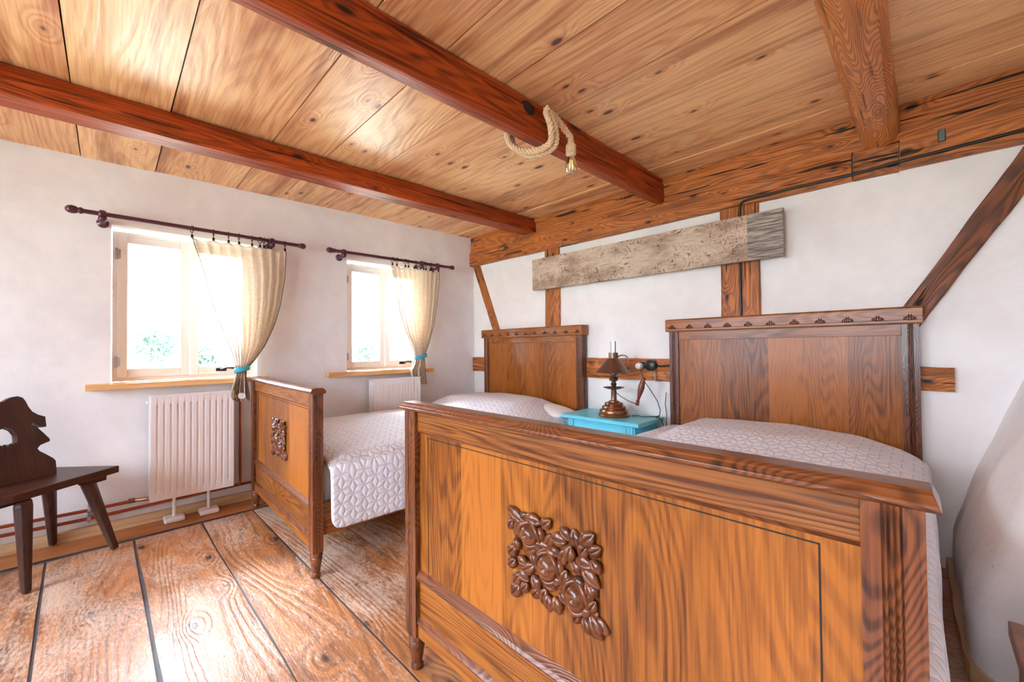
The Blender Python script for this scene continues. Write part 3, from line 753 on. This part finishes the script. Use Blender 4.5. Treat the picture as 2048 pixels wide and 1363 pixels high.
ORN = [(-123,85,-148,97),(-135,58,-140,48),(-67,88,-90,87),(-23,93,-11,103),(11,69,-9,69),(28,86,15,95),(54,84,51,101),(88,94,103,108),(75,65,66,52),(104,75,117,84),(44,50,47,66),(78,41,59,42),(109,45,117,36),(59,24,68,13),(95,16,114,5),(98,-10,105,-19),(98,-40,105,-29),(85,-85,91,-99),(106,-80,118,-98),(59,-80,54,-90),(27,-11,32,7),(17,-28,5,-39),(-11,-41,3,-44),(-54,-53,-43,-65),(-58,-80,-66,-91),(-34,-78,-38,-95),(-15,-83,-12,-99),(6,-80,12,-96),(-115,18,-119,28),(-130,-4,-141,-17),(-132,-35,-143,-46),(-96,-16,-110,-12),(-84,-31,-104,-44),(-92,-51,-77,-57),(-117,-69,-127,-82),(-119,-96,-131,-110),(-89,-78,-97,-90),(-63,-1,-68,8),(-38,35,-57,32),(1,37,14,31),(26,-50,18,-40),(46,-19,59,-6),(92,-13,98,-27)]
ROSE = [(-70, 55, 30, 27), (-16, -2, 31, 33), (60, -36, 29, 33)]
def ornament(parent, x, y, z, full=True):
    m = MB()
    rr = random.Random(3)
    for (a, b, c, d) in ORN:
        a, b, c, d = a/1000, b/1000, c/1000, d/1000
        ang = math.atan2(d-b, c-a); L = max(math.hypot(c-a, d-b)*1.15, .016)
        wd = max(.0125, min(.017, L*.8))
        rot = Matrix.Rotation(-ang, 3, 'Y')
        def leaf(v):
            tp = 1-.55*max(0, v.x)**1.5-.15*max(0, -v.x)
            g = 1
            if v.y < 0: g = .80-.50*math.exp(-(v.z/.13)**2)+.16*math.sin(15*v.x-9*abs(v.z))*(1-abs(v.x))
            return Vector((v.x, v.y*g*tp, v.z*tp))
        m.ell((a, -.003-rr.uniform(0, .007), b), (L, .011, wd), rot, 26, 20, 0, None, leaf)
    # filler leaves under the roses
    for k in range(34):
        t = k/33; px = -.12+.22*t; pz = .06-.12*t; an = rr.uniform(0, 6.28)
        m.ell((px+rr.uniform(-.025, .025), -.002, pz+rr.uniform(-.035, .035)), (.024, .009, .015), Matrix.Rotation(an, 3, 'Y'), 22, 14, 0, None, leaf)
    for (a, b, ra, rb) in ROSE:
        a, b, ra, rb = a/1000, b/1000, ra/1000, rb/1000
        for k in range(6):
            an = k*math.pi/3+.3; px = a+math.cos(an)*ra*1.02; pz = b+math.sin(an)*rb*1.02
            m.ell((px, -.006, pz), (.016, .010, .012), Matrix.Rotation(-(an+math.pi/2), 3, 'Y'), 14, 8)
        def bud(v):
            g = 0
            if v.y < 0:
                q = math.hypot(v.x, v.z); th = math.atan2(v.z, v.x)
                g = -.16*max(0, math.sin(9*q-th*1.0+1))*(.3+q)
                if q < .22: g -= .55*(1-q/.22)
            return Vector((v.x, v.y*(1+g), v.z))
        m.ell((a, -.010, b), (ra*.86, .020, rb*.86), None, 36, 24, 0, None, bud)
        m.tube([(a+ra*.98*math.cos(t), -.012-.004*math.sin(3*t), b+rb*.98*math.sin(t)) for t in [2*math.pi*k/24 for k in range(25)]], .0055, 8, False)
    o = m.build('carved_rose_ornament', 'carve', parent, (x, y, z), smooth=True, angle=80)
    return o
def boards_x(m, x0, x1, y0, y1, z0, z1, widths, ax=2):
    x = x0; i = 0
    tot = sum(widths)
    for w_ in widths:
        wv = (x1-x0)*w_/tot; m.box((x, y0, z0), (x+wv, y1, z1), ax); x += wv

def bed(name, label, loc, W, L, seed, rz, fx=0.):
    root = thing(name, label, 'bed', loc, rz, 'antique oak beds')
    random.seed(seed)
    # ---- footboard: front plane y=-L, local x 0..W
    yf = -L; D = .046; PW = .060
    m = MB(); m.box((PW, yf+.010, .775), (W-PW, yf+D-.010, .838), 0)          # top rail
    m.box((PW, yf+.008, .118), (W-PW, yf+D-.008, .168), 0)                   # bottom rail
    m.box((PW, yf+.012, .300), (W-PW, yf+D-.012, .322), 0)
    m.box((PW, yf+D-.0165, .118), (W-PW, yf+D-.0105, .835), 0)
    fb = m.build('footboard', 'oak', root, bevel=.002)
    for x0 in (0, W-PW):
        p = MB(); p.prism([(x0+a, yf+b) for a, b in post_section(PW, D)], 2, .118, .838, 2)
        po = p.build('post', 'oak_dark', fb, smooth=True, angle=30)
        q = MB(); q.lathe(FOOT, (x0+PW/2, yf+D/2, 0), 24); q.build('foot', 'oak_dark', fb, smooth=True, angle=40)
    # moulded cap
    c = MB(); prof = [(-.010, .840), (-.013, .843), (-.013, .849), (-.009, .852), (-.006, .858), (.002, .863), (D-.004, .863), (D+.004, .858), (D+.007, .852), (D+.011, .849), (D+.011, .843), (D+.008, .840), (D+.0, .836), (-.0, .836)]
    c.prism([(yf+a, b) for a, b in prof], 0, -.018, W+.014); 
    for v in c.v:
        # mitred ends: pull the upper part in
        inset = max(0, (v.z-.840))*.35
        if v.x < 0: v.x += inset
        if v.x > W: v.x -= inset
    c.build('cap_rail', 'oak_dark', fb, bevel=.0015, smooth=True, angle=30)
    p = MB(); boards_x(p, PW, W-PW, yf+.019, yf+D-.016, .310, .785, [6, 15, 16, 14, 19, 13, 17, 6], 2)
    pn = p.build('panel', 'oak_panel', fb)
    # applied inner border and inlaid line of the panel
    bz0, bz1, bx0, bx1 = .335, .755, PW+.045, W-PW-.045
    g = MB(); lw = .0022
    for a, b in (((bx0, yf+.0178, bz1), (bx1, yf+.0195, bz1+lw)), ((bx0, yf+.0178, bz0), (bx0+lw, yf+.0195, bz1)), ((bx1-lw, yf+.0178, bz0), (bx1, yf+.0195, bz1))): g.box(a, b)
    g.build('inlay_line', 'black_gap', fb)
    ornament(fb, W/2+.018, yf+.017, .545)
    p = MB(); p.box((PW, yf+.016, .160), (W-PW, yf+D-.016, .306), 0); p.build('lower_panel', 'oak', fb)
    for pr in ([(yf+.004, .302), (yf+.002, .308), (yf+.006, .316), (yf+.019, .330), (yf+.022, .300)],
               [(yf+.006, .160), (yf+.004, .166), (yf+.008, .172), (yf+.017, .182), (yf+.018, .160)],
               [(yf+.010, .775), (yf+.014, .769), (yf+.020, .766), (yf+.020, .778)]):
        p = MB(); p.prism(pr, 0, PW, W-PW); p.build('moulding', 'oak_dark', fb)
    # ---- headboard: front plane y=0
    D = .058
    m = MB(); m.box((PW, .008, 1.080), (W-PW, D-.008, 1.140), 0); m.box((PW, .006, .44), (W-PW, D-.006, .50), 0); m.box((PW, .014, .12), (W-PW, D-.014, .44), 0)
    m.box((PW, D-.0145, .12), (W-PW, D-.009, 1.135), 0)
    hb = m.build('headboard', 'oak', root, bevel=.002)
    for x0 in (0, W-PW):
        p = MB(); p.prism([(x0+a, b) for a, b in post_section(PW, D, .003)], 2, .118, 1.140, 2)
        p.build('post', 'oak_dark', hb, smooth=True, angle=30)
        q = MB(); q.lathe(FOOT, (x0+PW/2, D/2, 0), 20); q.build('foot', 'oak_dark', hb, smooth=True, angle=40)
    p = MB(); boards_x(p, PW, W-PW, .014, D-.014, .49, 1.085, [7, 17, 24, 17, 16, 19], 2); p.build('panel', 'oak_panel', hb)
    c = MB(); prof = [(-.016, 1.134), (-.020, 1.140), (-.020, 1.206), (-.014, 1.216), (D+.004, 1.216), (D+.008, 1.206), (D+.008, 1.134)]
    c.prism(prof, 0, -.018, W+.014); cr = c.build('crest_rail', 'oak', hb, bevel=.003)
    nm = 11
    for k in range(nm):
        p = MB(); cx = .03+(W-.06)*k/(nm-1)
        p.ell((cx, -.0195, 1.160), (.024, .0022, .011), None, 16, 8)
        for j, (dx, hh) in enumerate(((-.020, .008), (-.013, .012), (-.0045, .025), (.0045, .025), (.013, .012), (.020, .008))):
            p.ell((cx+dx, -.0215, 1.151+hh*.55), (.0032, .0045, hh*.62), None, 8, 6)
        p.build('carved_motif', 'carve', hb, smooth=True)  # darker wood colour stands in for the shadows of the carved relief
    p = MB(); p.tube([(.03+(W-.06)*t/120, -.0203, 1.1555-.004*abs(math.sin(math.pi*t/12))) for t in range(121)], .0011, 5)
    p.build('scribed_line', 'black_gap', hb)
    # ---- side rails
    D = .046
    for x0 in (.012, W-.040):
        m = MB(); m.box((x0, yf+D-.002, .185), (x0+.028, .004, .33), 1); m.build('side_rail', 'oak', root, bevel=.002)
    for k in range(9):
        y = -.12-(L-.25)*k/8; m = MB(); m.box((.04, y-.04, .20), (W-.04, y+.04, .215)); m.build('slat', 'skirt', root)
    fb.scale.x = (W+fx)/W; fb.location.x = -fx                           # footboard a little wider than the headboard
    random.seed(seed+50)
    return root

B1 = (.257, -.060, 0); W1, L1, A1 = 1.212, 2.02, -.017
B2 = (2.176, -.073, 0); W2, L2, A2 = 1.192, 1.979, .004
bed('bed', 'left antique oak bed with carved rose footboard, standing by the window wall', B1, W1, L1, 11, A1)
bed('bed', 'right antique oak bed, nearest the camera, with carved rose footboard', B2, W2, L2+.006, 23, A2, .018)

def quilt(label, loc, W, L, pil, hang_r, hang_l, seed):
    """quilt over mattress and pillow; loc = bed origin"""
    ztop = .505
    y0, y1 = -L+.072, -.10
    nx, ny = 120, 150
    over_l, over_r = hang_l, hang_r; rz = A1 if W == W1 else A2
    wtop = W-.02
    tot = over_l+wtop+over_r; m = MB(); vs = []; fs = []; uv = []
    def top(x, y):
        e = min((x)/.10, (W-x)/.10, 1.0); e = max(e, 0); edge = 1-(1-e)**2
        z = ztop+.028*edge+.016*math.sin(math.pi*min(1, max(0, x/W)))
        z += .010*noise.noise(Vector((x*2.2, y*2.2, seed)))+.005*noise.noise(Vector((x*6, y*6, seed)))
        e2 = min((y-(-L+.06))/.10, 1); z -= .02*(1-max(0, e2))**2
        # pillow bump
        a, b, h = pil
        px = max(0, min(1, (x-a)/.17)); qx = max(0, min(1, (b-x)/.30)); s_ = lambda t: t*t*(3-2*t)
        py = max(0, min(1, (y+.80)/.36)); qy = max(0, min(1, (-.02-y)/.16))
        z += h*s_(px)*s_(qx)*s_(py)*(.35+.65*s_(qy))
        return z
    r = .05
    for j in range(ny+1):
        y = y0+(y1-y0)*j/ny
        for i in range(nx+1):
            s_ = -over_l+tot*i/nx
            yj = y
            if s_ < 0 or s_ > wtop:
                t = -s_ if s_ < 0 else s_-wtop
                zt = top(0 if s_ < 0 else W, y)
                drop = t
                # rounded shoulder
                q = min(t/(r*1.3), 1)*math.pi/2
                out = .032*math.sin(q)+.010*noise.noise(Vector((y*4, t*3, seed+5)))*min(1, t/.1)+.010*min(1, t/.3)
                zz = zt-.030*(1-math.cos(q))-max(0, t-r*1.3*.55)
                # rounded corner at the foot end
                over = over_r if s_ > 0 else over_l
                cr = .07
                dy = (y-y0); dz = over-t
                if dy < cr and dz < cr and (cr-dy)**2+(cr-dz)**2 > cr*cr:
                    k = cr/math.hypot(cr-dy, cr-dz); yj = y0+cr-(cr-dy)*k; zz += (cr-dz)*(1-k)
                x = (-out) if s_ < 0 else W-.02+.02+out-.012
                vs.append((x, yj, max(zz, .03)))
            else:
                x = s_+.010; vs.append((x, y, top(x, y)))
            uv.append((s_, y))
    for j in range(ny):
        for i in range(nx):
            a = j*(nx+1)+i; fs.append((a, a+1, a+nx+2, a+nx+1))
    m.add(vs, fs); m.uv = uv
    o = m.build('bedspread', 'quilt', None, loc, (0, 0, rz), smooth='all', solid=.010)
    return tag(o, label, 'bedspread', 'quilted bedspreads')
def mattress(loc, W, L, label):
    m = MB(); m.box((.047, -L+.064, .218), (W-.047, -.006, .488)); return tag(m.build('mattress', 'mattress', None, loc, (0, 0, A1 if W == W1 else A2), bevel=.03, seg=4), label, 'mattress')
def pillow(loc, x, y, z, sx, sy, sz, label, rz=0., tilt=.0):
    m = MB()
    def fn(v):
        q = max(abs(v.x), abs(v.y)); k = 1/max(.001, (abs(v.x)**3.2+abs(v.y)**3.2)**(1/3.2)) if (abs(v.x)+abs(v.y)) > .001 else 1
        rr = math.hypot(v.x, v.y); k = min(k, 1/max(rr, .001)*1.35)
        return Vector((v.x*rr*k if rr > 0 else 0, v.y*rr*k if rr > 0 else 0, (abs(v.z)**1.2)*(1 if v.z > 0 else -1)))
    m.ell((0, 0, 0), (sx, sy, sz), None, 48, 24, 0, None, fn)
    o = m.build('pillow', 'pillow', None, (loc[0]+x, loc[1]+y, loc[2]+z), (0, tilt, rz), smooth='all')
    return tag(o, label, 'pillow')
mattress(B1, W1, L1, 'pale mattress of the left bed, under the grey-white quilt')
mattress(B2, W2, L2, 'pale mattress of the right bed, under the white quilt')
quilt('grey-white quilted bedspread with cube pattern on the left bed, hanging over its side', B1, W1, L1, (-.10, 1.20, .075), .295, .12, 4.2)
quilt('white quilted bedspread with cube pattern on the right bed nearest the camera', B2, W2, L2, (.13, 1.24, .068), .32, .12, 8.8)
pillow(B1, .98, -.22, .545, .27, .16, .05, 'white pillow corner peeking from under the left bedspread beside the nightstand', .0, .08)

# ------------------------------------------------------------------ nightstand
t = thing('nightstand', 'turquoise painted nightstand with a drawer between the two beds', 'nightstand', (1.825, -.24, .012))
m = MB(); m.box((-.262, -.150, .10), (.262, .165, .515)); body = m.build('body', 'teal', t, bevel=.003)
m = MB(); m.prism([(-.188, .522), (-.188, .534), (-.180, .545), (.178, .545), (.178, .522), (-.165, .514)], 0, -.305, .305)
m.build('top', 'teal', t, bevel=.003, smooth=True)
for x in (-.25, .215):
    m = MB(); m.prism([(x+a*.6, -.160+b*.6) for a, b in post_section(.062, .05, .005, 2)], 2, .10, .515); m.build('pilaster', 'teal', t, smooth=True, angle=30)
m = MB(); m.box((-.205, -.158, .40), (.205, -.146, .50)); m.box((-.19, -.163, .412), (.19, -.156, .488)); d = m.build('drawer', 'teal', t, bevel=.003)
q = MB(); q.lathe([(.012, -.19), (.014, -.184), (.008, -.176), (.007, -.160)], (0, 0, .45), 16, 1); q.build('knob', 'teal', d, smooth=True)
m = MB(); m.box((-.205, -.158, .13), (.205, -.146, .385)); m.box((-.16, -.163, .17), (.16, -.156, .345)); d = m.build('door', 'teal', t, bevel=.003)
q = MB(); q.lathe([(.012, -.19), (.014, -.184), (.008, -.176), (.007, -.160)], (.15, 0, .26), 16, 1); q.build('knob', 'teal', d, smooth=True)
for x in (-.235, .235):
    for y in (-.125, .14):
        m = MB(); m.lathe([(.014, -.012), (.022, .02), (.024, .06), (.018, .085), (.024, .10)], (x, y, 0), 16); m.build('leg', 'teal', t, smooth=True)

# ------------------------------------------------------------------ table lamp
S = .617e-3
t = thing('table_lamp', 'bronze oil-style table lamp with conical shade and glass chimney on the turquoise nightstand', 'lamp', (1.855, -.25, .558))
def prf(pts): return [(r*S, (1000-y)*S) for r, y in pts]
m = MB(); m.lathe(prf([(150, 1000), (172, 1000), (176, 985), (168, 968), (158, 962), (160, 945), (150, 925), (130, 918), (134, 905), (126, 888), (100, 880), (104, 866), (96, 850), (60, 842), (58, 832), (38, 826)]), (0, 0, 0), 40); m.build('base', 'brass', t, smooth=True, angle=35)
m = MB(); m.lathe(prf([(36, 830), (31, 815), (31, 705), (34, 700), (22, 690), (22, 668), (30, 655), (34, 640), (22, 628), (24, 615), (46, 603), (52, 585), (44, 568), (26, 560), (30, 545), (42, 535), (42, 505), (20, 500)]), (0, 0, 0), 28); m.build('stem', 'darkbrass', t, smooth=True, angle=35)
m = MB(); m.lathe(prf([(20, 700), (60, 694), (112, 678), (120, 680), (60, 702), (20, 706)]), (0, 0, 0), 32); m.build('drip_disc', 'darkbrass', t, smooth=True, angle=60)
m = MB(); pr = prf([(205, 512), (198, 500), (150, 460), (110, 410), (78, 370), (60, 352), (52, 350), (52, 288), (46, 288), (46, 352), (72, 374), (104, 414), (144, 464), (192, 504)])
n = 40; vs = []; fs = []
for (r, h) in pr:
    for i in range(n): a = 2*math.pi*i/n; vs.append((r*math.cos(a), r*math.sin(a), h))
for k in range(len(pr)):
    for i in range(n): kk = (k+1) % len(pr); fs.append((k*n+i, k*n+(i+1) % n, kk*n+(i+1) % n, kk*n+i))
m.add(vs, fs); m.build('lamp_shade', 'darkbrass', t, smooth=True, angle=35)
m = MB(); pr = prf([(29, 500), (29, 160), (26, 160), (26, 500)]); vs = []; fs = []
for (r, h) in pr:
    for i in range(24): a = 2*math.pi*i/24; vs.append((r*math.cos(a), r*math.sin(a), h))
for k in range(4):
    for i in range(24): kk = (k+1) % 4; fs.append((k*24+i, k*24+(i+1) % 24, kk*24+(i+1) % 24, kk*24+i))
m.add(vs, fs); m.build('glass_chimney', 'bulb', t, smooth=True)
# side arm with turned wooden handle; directions across the picture
rx, ry = math.cos(YAW), math.sin(YAW)
rx, ry = math.cos(.42), math.sin(.42)
def LP(u, y): return (u*S*1.02*rx, u*S*1.02*ry*.6, (1000-y)*S)
m = MB(); m.tube([LP(30, 740), LP(90, 785), (LP(170, 825)), LP(262, 855)], .0032, 8); m.tube([LP(50, 335), LP(100, 315), LP(150, 325), LP(180, 370), LP(178, 430), LP(165, 470)], .005, 8)
m.build('side_arm', 'darkbrass', t, smooth='all')
m = MB()
a, b = Vector(LP(262, 870)), Vector(LP(345, 560)); d = (b-a); Lh = d.length; rotm = Vector((0, 0, 1)).rotation_difference(d).to_matrix()
m.lathe([(.006, 0), (.012, .004), (.014, .012), (.009, .022), (.013, .03), (.008, .036), (.010, .05), (.019, .10), (.022, .13), (.017, .165), (.012, Lh-.015), (.014, Lh-.008), (.008, Lh)], a, 18, 2, None, None, rotm)
m.build('handle', 'handle', t, smooth=True, angle=40)
# cord of the lamp
m = MB(); m.tube([(1.966, -.20, .562), (2.00, -.16, .562), (2.03, -.19, .562), (2.07, -.15, .562), (2.10, -.12, .563), (2.108, -.09, .567), (2.105, -.07, .60), (2.08, -.06, .66), (2.03, -.055, .73), (1.985, -.055, .79), (1.962, -.06, .86), (1.965, -.065, .89)], .0028, 8)
tag(m.build('power_cord', 'cable', smooth='all'), 'thin dark cord from the bronze lamp up to the wall socket', 'cord')
m = MB(); m.tube([(2.115, -.105, .563), (2.105, -.14, .563), (2.12, -.155, .562), (2.137, -.125, .552), (2.142, -.10, .50), (2.142, -.08, .45), (2.142, -.06, .52), (2.14, -.05, .58), (2.125, -.035, .64), (2.13, -.03, .72)], .0028, 8)
tag(m.build('power_cord', 'cable', smooth='all'), 'loose dark cord hanging at the right edge of the nightstand', 'cord')
# socket with plug
t = thing('wall_socket', 'black surface-mounted socket block on the timber behind the lamp', 'socket', (2.0, -.0235, .905))
m = MB(); m.lathe([(.030, -.045), (.038, -.040), (.040, -.005), (.040, 0)], (.03, 0, 0), 24, 1); m.build('socket_body', 'black', t, smooth=True, angle=40)
m = MB(); m.box((-.055, -.035, -.022), (0, 0, .022)); m.build('side_box', 'black', t, bevel=.008, seg=3)
m = MB(); m.tube([(.065, -.02, 0), (.10, -.02, -.004), (.16, -.02, .002), (.22, -.015, 0)], .006, 8); m.build('supply_cable', 'black', t, smooth='all')
m = MB(); m.lathe([(.012, -.075), (.020, -.070), (.024, -.05), (.022, -.036)], (-.045, 0, -.005), 18, 1); tag(m.build('white_plug', 'whiteplastic', None, (2.0, -.0235, .905), smooth=True, angle=40), 'white plug in the black wall socket behind the lamp', 'plug')
f = MB(); f.tube([(2.095, -.026, .80), (2.06, -.045, .795), (2.058, -.045, .83), (2.06, -.045, .885)], .004, 8); tag(f.build('iron_hook', 'steel', smooth='all'), 'bent metal hook on the timber right of the wall socket', 'hook')

# ------------------------------------------------------------------ rope lamp on the middle beam
def strand_rope(path, R, r, turns, name, parent, segs=160):
    pts = [Vector(p) for p in path]; Ls = [0]
    for a, b in zip(pts, pts[1:]): Ls.append(Ls[-1]+(b-a).length)
    def cr(t):
        s_ = t*Ls[-1]; k = 0
        while k < len(Ls)-2 and Ls[k+1] < s_: k += 1
        u = (s_-Ls[k])/max(1e-6, Ls[k+1]-Ls[k])
        p0, p1, p2, p3 = pts[max(k-1, 0)], pts[k], pts[k+1], pts[min(k+2, len(pts)-1)]
        return .5*((2*p1)+(-p0+p2)*u+(2*p0-5*p1+4*p2-p3)*u*u+(-p0+3*p1-3*p2+p3)*u**3)
    m = MB()
    C = [cr(k/segs) for k in range(segs+1)]
    N = None; fr = []
    for k in range(segs+1):
        tt = (C[min(k+1, segs)]-C[max(k-1, 0)]).normalized()
        if N is None: N = tt.cross(Vector((0, 0, 1))); N = N.normalized() if N.length > .05 else Vector((1, 0, 0))
        else: N = (N-tt*N.dot(tt)).normalized()
        fr.append((N.copy(), tt.cross(N)))
    for s_ in range(3):
        m.tube([C[k]+fr[k][0]*R*math.cos(turns*2*math.pi*k/segs+s_*2.094)+fr[k][1]*R*math.sin(turns*2*math.pi*k/segs+s_*2.094) for k in range(segs+1)], r, 8)
    return m.build(name, 'rope', parent, smooth='all')
t = thing('rope_lamp', 'pendant bulb on thick jute rope slung around the middle ceiling beam', 'lamp', (2.17, -1.17, 2.0))
O = Vector((2.17, -1.17, 2.0))
def RP(*ps): return [Vector(p)-O for p in ps]
strand_rope(RP((1.985, -1.40, 2.08), (1.995, -1.385, 2.02), (2.05, -1.36, 1.975), (2.13, -1.33, 1.962), (2.19, -1.315, 1.985), (2.205, -1.335, 2.05), (2.195, -1.35, 2.10), (2.19, -1.32, 2.118), (2.195, -1.27, 2.10), (2.20, -1.21, 2.065), (2.203, -1.19, 2.05)), .0085, .0075, 11, 'rope', t)
strand_rope(RP((1.975, -1.36, 2.09), (1.99, -1.35, 2.02), (2.05, -1.325, 1.968), (2.13, -1.30, 1.955), (2.192, -1.285, 1.98), (2.208, -1.305, 2.05), (2.20, -1.33, 2.10), (2.19, -1.345, 2.13)), .0085, .0075, 10, 'rope', t, 120)
bx, by = 2.205, -1.182
m = MB()
m.lathe([(.008, 2.062), (.013, 2.05), (.016, 2.02), (.021, 2.005), (.022, 1.965), (.020, 1.960)], (bx-O.x, by-O.y, -O.z), 18); 
for k in range(9): m.tube([(bx-O.x+.0225*math.cos(a), by-O.y+.0225*math.sin(a), 1.965+.005*k-O.z) for a in [2*math.pi*q/14 for q in range(15)]], .003, 6, False)
m.build('socket_wrap', 'rope', t, smooth='all')
m = MB(); m.lathe([(.012, 1.962), (.014, 1.955), (.018, 1.945), (.027, 1.922), (.030, 1.905), (.027, 1.888), (.016, 1.874), (.002, 1.870)], (bx-O.x, by-O.y, -O.z), 24); bl = m.build('bulb', 'bulb', t, smooth='all')
m = MB()
for k in range(4):
    a = k*math.pi/2; m.tube([(bx-O.x+.005*math.cos(a), by-O.y+.005*math.sin(a), 1.95-O.z), (bx-O.x+.010*math.cos(a), by-O.y+.010*math.sin(a), 1.895-O.z)], .0016, 6)
m.build('filament', 'filament', bl)
m = MB(); m.ell(Vector((2.133, -1.405, 2.125))-O, (.014, .045, .032)); m.build('cable_hole', 'black_gap', t, smooth=True)

# ------------------------------------------------------------------ dark farmhouse chair
d = Vector((.638, -.77, 0)); nrm = Vector((.77, .638, 0)); P1 = Vector((.285, -2.946, 0))
ang = math.atan2(d.y, d.x)
# local frame: x along d, y along -nrm?  (x, y)->(d, n') with n' = z x d = (.77,.638)
t = thing('farmhouse_chair', 'dark brown carved farmhouse chair with a cut-out back at the left edge', 'chair', P1, ang)
ZS = .43
m = MB(); poly = [(-.143, .195), (-.09, -.145), (.02, -.185), (.28, -.185), (.39, -.145), (.43, .08), (.375, .165), (.293, .205), (.26, .208)]
m.prism([(a, b) for a, b in poly][::-1], 2, ZS-.036, ZS, 0); seat = m.build('seat', 'bench', t, bevel=.004)
m = MB(); m.box((-.095, .13, ZS-.062), (.0, .18, ZS-.034)); m.box((-.06, -.13, ZS-.06), (-.02, .15, ZS-.034), 1); m.box((.25, -.13, ZS-.06), (.32, .15, ZS-.034), 1); m.build('batten', 'bench', t, bevel=.004)
def leg(top, bot):
    m = MB(); top, bot = Vector(top), Vector(bot); dd = top-bot; q = Vector((0, 0, 1)).rotation_difference(dd).to_matrix(); L = dd.length
    m.lathe([(.013, 0), (.017, .006), (.030, L-.035), (.028, L-.012), (.020, L)], bot, 8, 2, 2, None, q)
    m.build('leg', 'bench', t, bevel=.002)
leg((-.045, .12, ZS-.04), (-.103, .219, .008)); leg((.235, .165, ZS-.04), (.27, .236, .004)); leg((-.045, -.10, ZS-.04), (-.120, -.172, .008)); leg((.27, -.10, ZS-.04), (.34, -.17, .008))
OUT = [(0,0),(-.004,.063),(.004,.078),(.03,.105),(.052,.126),(.059,.14),(.046,.154),(.022,.161),(.006,.165),(.005,.177),(.026,.212),(.049,.248),(.060,.256),(.067,.262),(.060,.268),(.051,.267),(.026,.243),(.010,.240),(.008,.291),(.034,.305),(.055,.324),(.067,.351),(.073,.377),(.083,.398),(.101,.407),(.124,.405),(.141,.395),(.155,.386)]
cx_ = .165
out = OUT+[(2*cx_-a, b) for a, b in reversed(OUT)]
HO = [(.165,.268),(.150,.262),(.135,.25),(.124,.224),(.125,.2),(.131,.178),(.139,.186),(.145,.176),(.153,.186),(.165,.172)]
hole = HO+[(2*cx_-a, b) for a, b in reversed(HO[1:-1])]
def plate(outer, inner, th):
    cu = bpy.data.curves.new('tmp', 'CURVE'); cu.dimensions = '2D'; cu.fill_mode = 'BOTH'; cu.extrude = th/2; cu.bevel_depth = .002; cu.offset = -.002
    for pl in (outer, inner):
        s_ = cu.splines.new('POLY'); s_.points.add(len(pl)-1); s_.use_cyclic_u = True
        for p, (a, b) in zip(s_.points, pl): p.co = (a, b, 0, 1)
    ob = bpy.data.objects.new('tmp', cu); COL.objects.link(ob)
    dg = bpy.context.evaluated_depsgraph_get(); me = bpy.data.meshes.new_from_object(ob.evaluated_get(dg)); 
    vs = [v.co.copy() for v in me.vertices]; fs = [tuple(p.vertices) for p in me.polygons]
    bpy.data.objects.remove(ob); bpy.data.curves.remove(cu); bpy.data.meshes.remove(me)
    return vs, fs
vs, fs = plate(out, hole, .026)
m = MB(); m.add(vs, fs, 1)
b = m.build('backrest', 'bench', t, (0, 0, ZS-.004), (math.pi/2+.2, 0, 0), smooth=True, angle=30)

# ------------------------------------------------------------------ wooden step at the right edge
t = thing('wooden_step', 'brown wooden box step against the right wall at the picture edge', 'step', (3.675, -1.49, 0))
m = MB(); m.box((-.18, -.105, .415), (.185, .105, .447)); m.build('top', 'step', t, bevel=.003)
m = MB(); m.box((-.168, -.094, 0), (.18, .094, .415)); m.build('body', 'bench', t, bevel=.003)

# ------------------------------------------------------------------ outdoors
f = MB(); f.box((-60, -40, -1.3), (-.35, 40, -1.2)); o = f.build('lawn', 'ground'); o['kind'] = 'structure'; o.name = 'ground'
f = MB(); f.box((-10, -60, -1.3), (20, -5.3, -1.2)); o = f.build('ground', 'ground'); o['kind'] = 'structure'
def shrub(x, y, h, r, label, seed):
    rr = random.Random(seed); t = thing('garden_tree', label, 'tree', (x, y, -1.2), 0, 'trees outside the windows')
    m = MB(); m.tube([(0, 0, 0), (.05, .03, h*.35), (0, 0, h*.75)], [.12, .09, .04], 10); m.build('trunk', 'bark', t, smooth=True)
    m = MB(); vs = []; fs = []
    for k in range(1500):
        a = rr.uniform(0, 6.283); zz = rr.uniform(-1, 1); q = rr.random()**.4; s_ = math.sqrt(1-zz*zz)
        lump = 1+.3*noise.noise(Vector((math.cos(a)*2, math.sin(a)*2, zz*2+seed)))
        c = Vector((math.cos(a)*s_*r*q*lump, math.sin(a)*s_*r*q*lump, h*.80+zz*.40*q*lump))
        u = Vector((rr.uniform(-1, 1), rr.uniform(-1, 1), rr.uniform(-1, 1))).normalized(); v = u.cross(Vector((rr.uniform(-1, 1), rr.uniform(-1, 1), rr.uniform(-1, 1)))).normalized()
        L = rr.uniform(.03, .08); b = len(vs); vs += [c-u*L, c+v*L*.5, c+u*L, c-v*L*.5]; fs.append((b, b+1, b+2, b+3))
    m.add(vs, fs); m.build('foliage', 'leaf', t)
shrub(-9.5, -1.95, 3.0, .5, 'pale green leafy tree outside, seen through the left pane of the left window', 1)
shrub(-10.5, -.9, 2.6, .4, 'pale green leafy tree outside, seen between the left window frame and its curtain', 2)
shrub(-9.5, 3.3, 2.7, .55, 'faint green tree outside, seen through the right window', 3)
